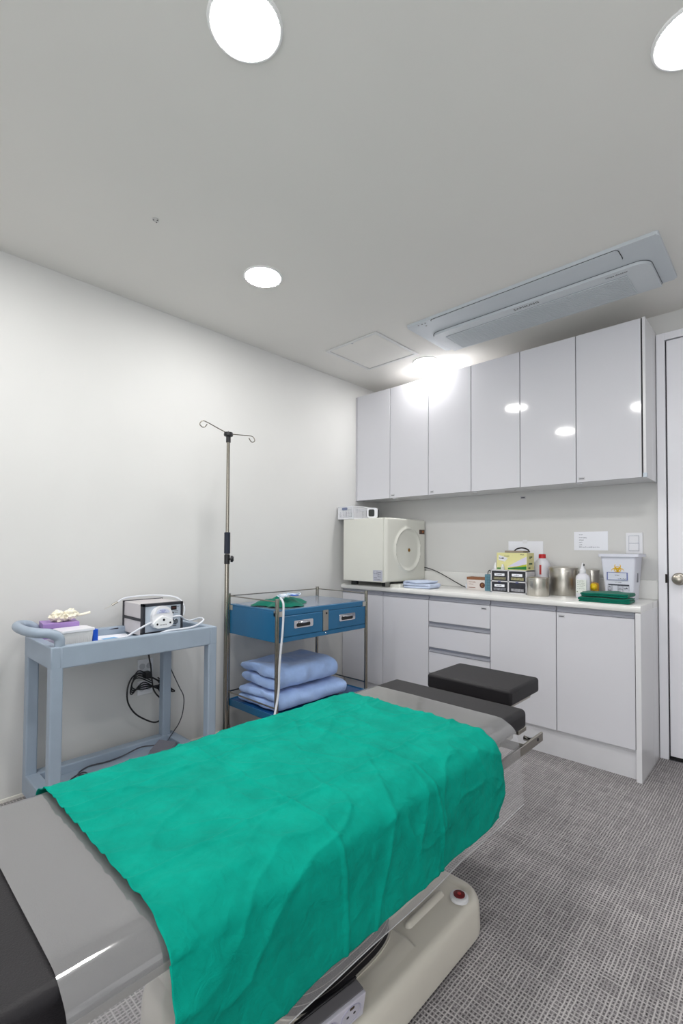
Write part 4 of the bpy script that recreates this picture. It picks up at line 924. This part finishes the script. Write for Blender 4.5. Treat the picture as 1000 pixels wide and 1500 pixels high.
# raised deck with a footprint pocket at the far end: deck as a height field
def deck(u, v):
    x = -1.115+u*(.400); y = .55+v*(.785)
    h = .0062
    e = min(x+1.115, -.715-x, y-.55, 1.335-y)
    h *= min(1, max(0, e)/.03)
    if 1.045 < y < 1.318 and x > -.815:
        q = min(y-1.045, 1.318-y, -.732-x+.02, x+.815); h -= .0145*min(1, max(0, q)/.006)
    if 1.07 < y < 1.26:
        q = max(0, 1-abs(x+.768)/.016)*min(1, (y-1.07)/.012, (1.26-y)/.012); h += .018*min(1, q*1.6)
    return Vector((x, y, .1345+h))
bm = B(); grid(bm, 90, 130, deck); obj('deck', bm, cream, bs, ang=60)
bm = lathe(B(), [(.026,0),(.026,.009),(.022,.012),(.001,.012)], (-.718, 1.268, .135), n=32); bt = obj('button_ring', bm, pm('button_white', (232,232,234), .3), bs)
obj('floor_lock_button', lathe(B(), [(.0165,.0118),(.0165,.0145),(.001,.0155)], (-.718, 1.268, .135), n=28), pm('button_red', (110,22,30), .25), bt)
obj('button_mark', lathe(B(), [(.0055,.0155),(.0055,.0165)], (-.718, 1.268, .135), n=16), pm('button_light', (196,60,60), .3), bt)
for x, y in ((-1.07, .6), (-.76, .6), (-1.07, 1.28), (-.76, 1.28)): obj('foot', lathe(B(), [(.03,0),(.03,.02)], (x, y, .0), n=18), rubber, bs)
# bellows
def sup(a, b, cx=-.920, cy=.868, e=.62, n=72):
    out = []
    for i in range(n):
        t_ = 2*PI*i/n; c_, s_ = math.cos(t_), math.sin(t_)
        out.append((cx+a*math.copysign(abs(c_)**e, c_), cy+b*math.copysign(abs(s_)**e, s_)))
    return out
bm = B(); rings = []; zt, z = .50, .142; k = 0
while z < zt:
    for dz, ins in ((0, .0), (.004, -.001), (.010, .014), (.016, .014)):
        s = k*.0011
        rings.append([bm.verts.new((x, y, z+dz)) for x, y in sup(.157-ins-s, .205-ins-s)])
    z += .0185; k += 1
n = len(rings[0])
for a, b in zip(rings, rings[1:]):
    for i in range(n): bm.faces.new((a[i], a[(i+1) % n], b[(i+1) % n], b[i]))
bm.faces.new(rings[0][::-1]); bm.faces.new(rings[-1])
obj('pleated_cover', bm, pm('bellows_black', (50,49,52), .35), t, ang=1)
edge_m = pm('pleat_edge_grey', (150,146,142), .35)
for q in range(k):
    s = q*.0011; z = .142+q*.0185+.002; bm = B()
    tube(bm, [(x, y, z) for x, y in sup(.1572-s, .2052-s)]+[(x, y, z) for x, y in sup(.1572-s, .2052-s)[:1]], .0014, 5, caps=False); obj('pleat_edge', bm, edge_m, t)
obj('bellows_collar', prism(B(), sup(.163, .211), .1385, .1445, .002), cream, t)
# top frame
bx('table_frame', steel_d, t, -1.14, -.70, -.55, 1.60, .505, .545, .004, 2)
for yy in (.75, 1.5): bx('rail_bracket', steel_d, t, -.705, -.628, yy, yy+.03, .508, .526, .002, 1)
obj('bracket_screw', tube(B(), [(-.66,1.59,.522),(-.635,1.59,.522)], .008, 12), chrome, t)
for x0, x1 in ((-.634, -.626), (-1.212, -1.204)):
    rl = bx('side_rail', steel_d, t, x0, x1, .45, 1.665, .500, .530, .0015, 1)
    if x0 > -1: obj('rail_bolt', lathe(B(), [(.006,0),(.005,.002)], (x1, 1.62, .517), 'X', 12), black_p, rl)
# pads
def pad(x0, x1, y0, y1, z0, z1, r=.02): 
    bm = B(); box(bm, x0, x1, y0, y1, z0, z1, r, 5); return bm
obj('seat_pad', pad(TX0, TX1, .02, 1.592, .556, TZ, .017), leather, t)
obj('back_pad', pad(TX0, TX1, -.75, .017, .556, TZ, .017), leather, t)
for yy, nm in ((1.55, 'foot_board'),): bx(nm, steel_d, t, -1.15, -.66, yy, yy+.06, .540, .556, .002, 1)
hd = obj('head_pad', pad(-1.135, -.768, 1.735, 2.005, .562, .622, .012), leather, t)
bx('head_frame', steel_d, t, -1.10, -.80, 1.76, 1.995, .535, .562, .002, 1)
for xx in (-1.05, -.86): bx('head_arm', steel_d, t, xx-.012, xx+.012, 1.58, 1.80, .515, .535, .002, 1)
# socket box on the base
sb = thing('power_socket_box', None, None, (-.74, .78, .14)); del_ = sb
sb.parent = t; sb.location = Vector((-.745, .775, .142))-t.location; 
for k_ in list(sb.keys()): del sb[k_]
def sbx(name, bm, mat, par=sb, **k): return obj(name, bm, mat, par, **k)
MS = Matrix.Translation((-.728, .738, .1425)) @ Matrix.Rotation(math.radians(-6), 4, 'Z') @ Matrix.Rotation(math.radians(10), 4, 'Y') @ Matrix.Diagonal((.9, .95, .72, 1))
sbx('box_back', box(B(), -.014, -.006, -.090, .085, .000, .080, .002, 1, MS), black_p)
sbx('box_shell', box(B(), -.006, .022, -.088, .083, .0, .078, .003, 2, MS), pm('shell_grey', (112,110,114), .5))
sbx('face', box(B(), .020, .030, -.086, .083, -.001, .076, .003, 2, MS), pm('face_lilac', (206,204,216), .4))
for yy in (.040, -.030):
    M = MS @ Matrix.Translation((.030, yy, .038)) @ Matrix.Rotation(PI/2, 4, 'Y')
    ring = B(); lathe(ring, [(.030,0),(.030,.0015),(.0285,.0018),(.027,.0004)], (0,0,0), n=28); bmesh.ops.transform(ring, matrix=M, verts=ring.verts); sbx('socket_rim', ring, pm('rim_lilac', (178,176,196), .4))
    ws = B(); lathe(ws, [(.0265,.0002),(.0265,.0010)], (0,0,0), n=28); bmesh.ops.transform(ws, matrix=M, verts=ws.verts); sbx('socket_well', ws, pm('well_lilac', (196,194,206), .45))
    for q in (-.010, .010):
        hh = B(); lathe(hh, [(.0035,.0010),(.0035,.0018)], (0, q, 0), n=10); bmesh.ops.transform(hh, matrix=M, verts=hh.verts); sbx('pin_hole', hh, black_p)
    for q in (-.023,):
        hh = B(); box(hh, q-.003, q+.003, -.006, .006, .001, .003); bmesh.ops.transform(hh, matrix=M, verts=hh.verts); sbx('earth_clip', hh, pm('clip_brown', (110,96,80), .4, .6))

# towards the end: clear plastic cover and green drape, both hanging over the two long sides
def hang_profile(off, xn, xf, zn, zf, top):
    """polyline in XZ from far hem over the top to the near hem, (x, z)"""
    pts = [(xf-.002, zf), (xf, .50), (xf+.004, .56), (xf+.012, .60), (TX0+.008, top-.006), (TX0+.03, top)]
    pts += [(TX0+.03+(TX1-TX0-.06)*k/6, top) for k in range(1, 7)]
    pts += [(TX1-.008, top-.006), (xn-.014, .600), (xn-.005, .575), (xn, .545), (xn+.001, .50), (xn, zn)]
    P = smooth_path([(x, 0, z) for x, z in pts], 8)
    L = [0]
    for a, b in zip(P, P[1:]): L.append(L[-1]+(b-a).length)
    def at(s):
        s = max(0, min(1, s))*L[-1]; lo, hi = 0, len(L)-1
        while hi-lo > 1:
            mid = (lo+hi)//2
            if L[mid] <= s: lo = mid
            else: hi = mid
        f = (s-L[lo])/max(1e-9, L[hi]-L[lo]); p = P[lo].lerp(P[hi], f); d_ = (P[hi]-P[lo]).normalized()
        return p, Vector((-d_.z, 0, d_.x)), s
    return at, L[-1]
at, LT = hang_profile(0, -.615, -1.225, .365, .42, TZ+.003)
bm = B()
def film(u, v):
    p, n_, s = at(u); y = .200+v*(1.240+.03*max(0, (.6-p.z)/.2))
    hang = max(0, (.60-p.z)/.2)
    q = Vector((p.x, y, p.z)); q += n_*(.0008*noise.noise(Vector((p.x*9, y*9, p.z*9)))+.0012)
    q.x += hang*.004*noise.noise(Vector((3, y*5, p.z*4)))*(1 if p.x > -.9 else -1)
    if u > .5: q.z -= hang*hang*.004*noise.noise(Vector((7, y*4, 0)))
    return q
grid(bm, 110, 90, film)
pc = obj('plastic_cover', bm, film_m, label='clear plastic sheet spread over the dark table pad under the green drape', cat='plastic sheet', flip=False)
obj('hem', tube(B(), [film(1, k/60) for k in range(61)], .0011, 6), pm('hem_highlight', (214,214,216), .15), pc)  # pale colour paints the highlight line along the sheet's lower edge
at2, LT2 = hang_profile(0, -.606, -1.234, .415, .44, TZ+.0075)
def drape(u, v):
    p, n_, s = at2(u); top = p.z > .60
    hang = max(0, min(1, (.59-p.z)/.17)); near = p.x > -.9
    y = .322+v*.972
    if near: y = .322-.004*hang+v*(.972+.012*hang) + (-.035*max(0, hang-.75)*4*max(0, (v-.93)/.07)**2)
    q = Vector((p.x, y, p.z))
    w1 = noise.noise(Vector((s*3.2+1.7, y*2.4, .3))); w2 = noise.noise(Vector((s*11, y*7.5, 2.3))); w3 = noise.noise(Vector((s*30+y*8, y*24, 5.1)))
    rid = 1-abs(noise.noise(Vector((s*6.5+y*3.5, y*5.0-s*2.5, 9.2))))*2.6; rid = max(0, rid)**4
    rid2 = 1-abs(noise.noise(Vector((s*9-y*5, y*6+s*4, 4.7))))*2.6; rid2 = max(0, rid2)**4
    w4 = noise.noise(Vector((s*18+y*5, y*55-s*9, 1.1)))
    h = .0016*w1+.0034*w2+.0018*w3+.0045*rid+.0038*rid2+.0009*w4
    # pressed fold creases
    for c in (.34, .665): h += .0042*math.exp(-((v-c-.006*noise.noise(Vector((s*8, c, 0))))/.005)**2)
    for c in (LT2*.36, LT2*.66): h += .0036*math.exp(-((s-c-.004*noise.noise(Vector((y*8, c, 0))))/.006)**2)
    h = (max(0, h+.0018)+.0045*math.exp(-v/.012)) if hang <= 0 else h+.002
    q += n_*h
    if hang > 0:
        sg = 1 if near else -1
        q.x += sg*hang*(.010*(noise.noise(Vector((y*4.2, .5, 1)))+.35)+.005*noise.noise(Vector((y*12, p.z*3, 4))))
        q.x += sg*.004*hang
    # hem puckers along the two cut ends
    e = min(v, 1-v)
    if e < .02: q += n_*(.0010*math.sin(s*150)*(1-e/.02))
    return q
bm = B(); V = grid(bm, 350, 320, drape)
o = obj('green_drape', bm, green_m, label='large bright green surgical drape spread across the operating table', cat='drape', flip=False)
so = o.modifiers.new('thickness', 'SOLIDIFY'); so.thickness = .0014; so.offset = 1
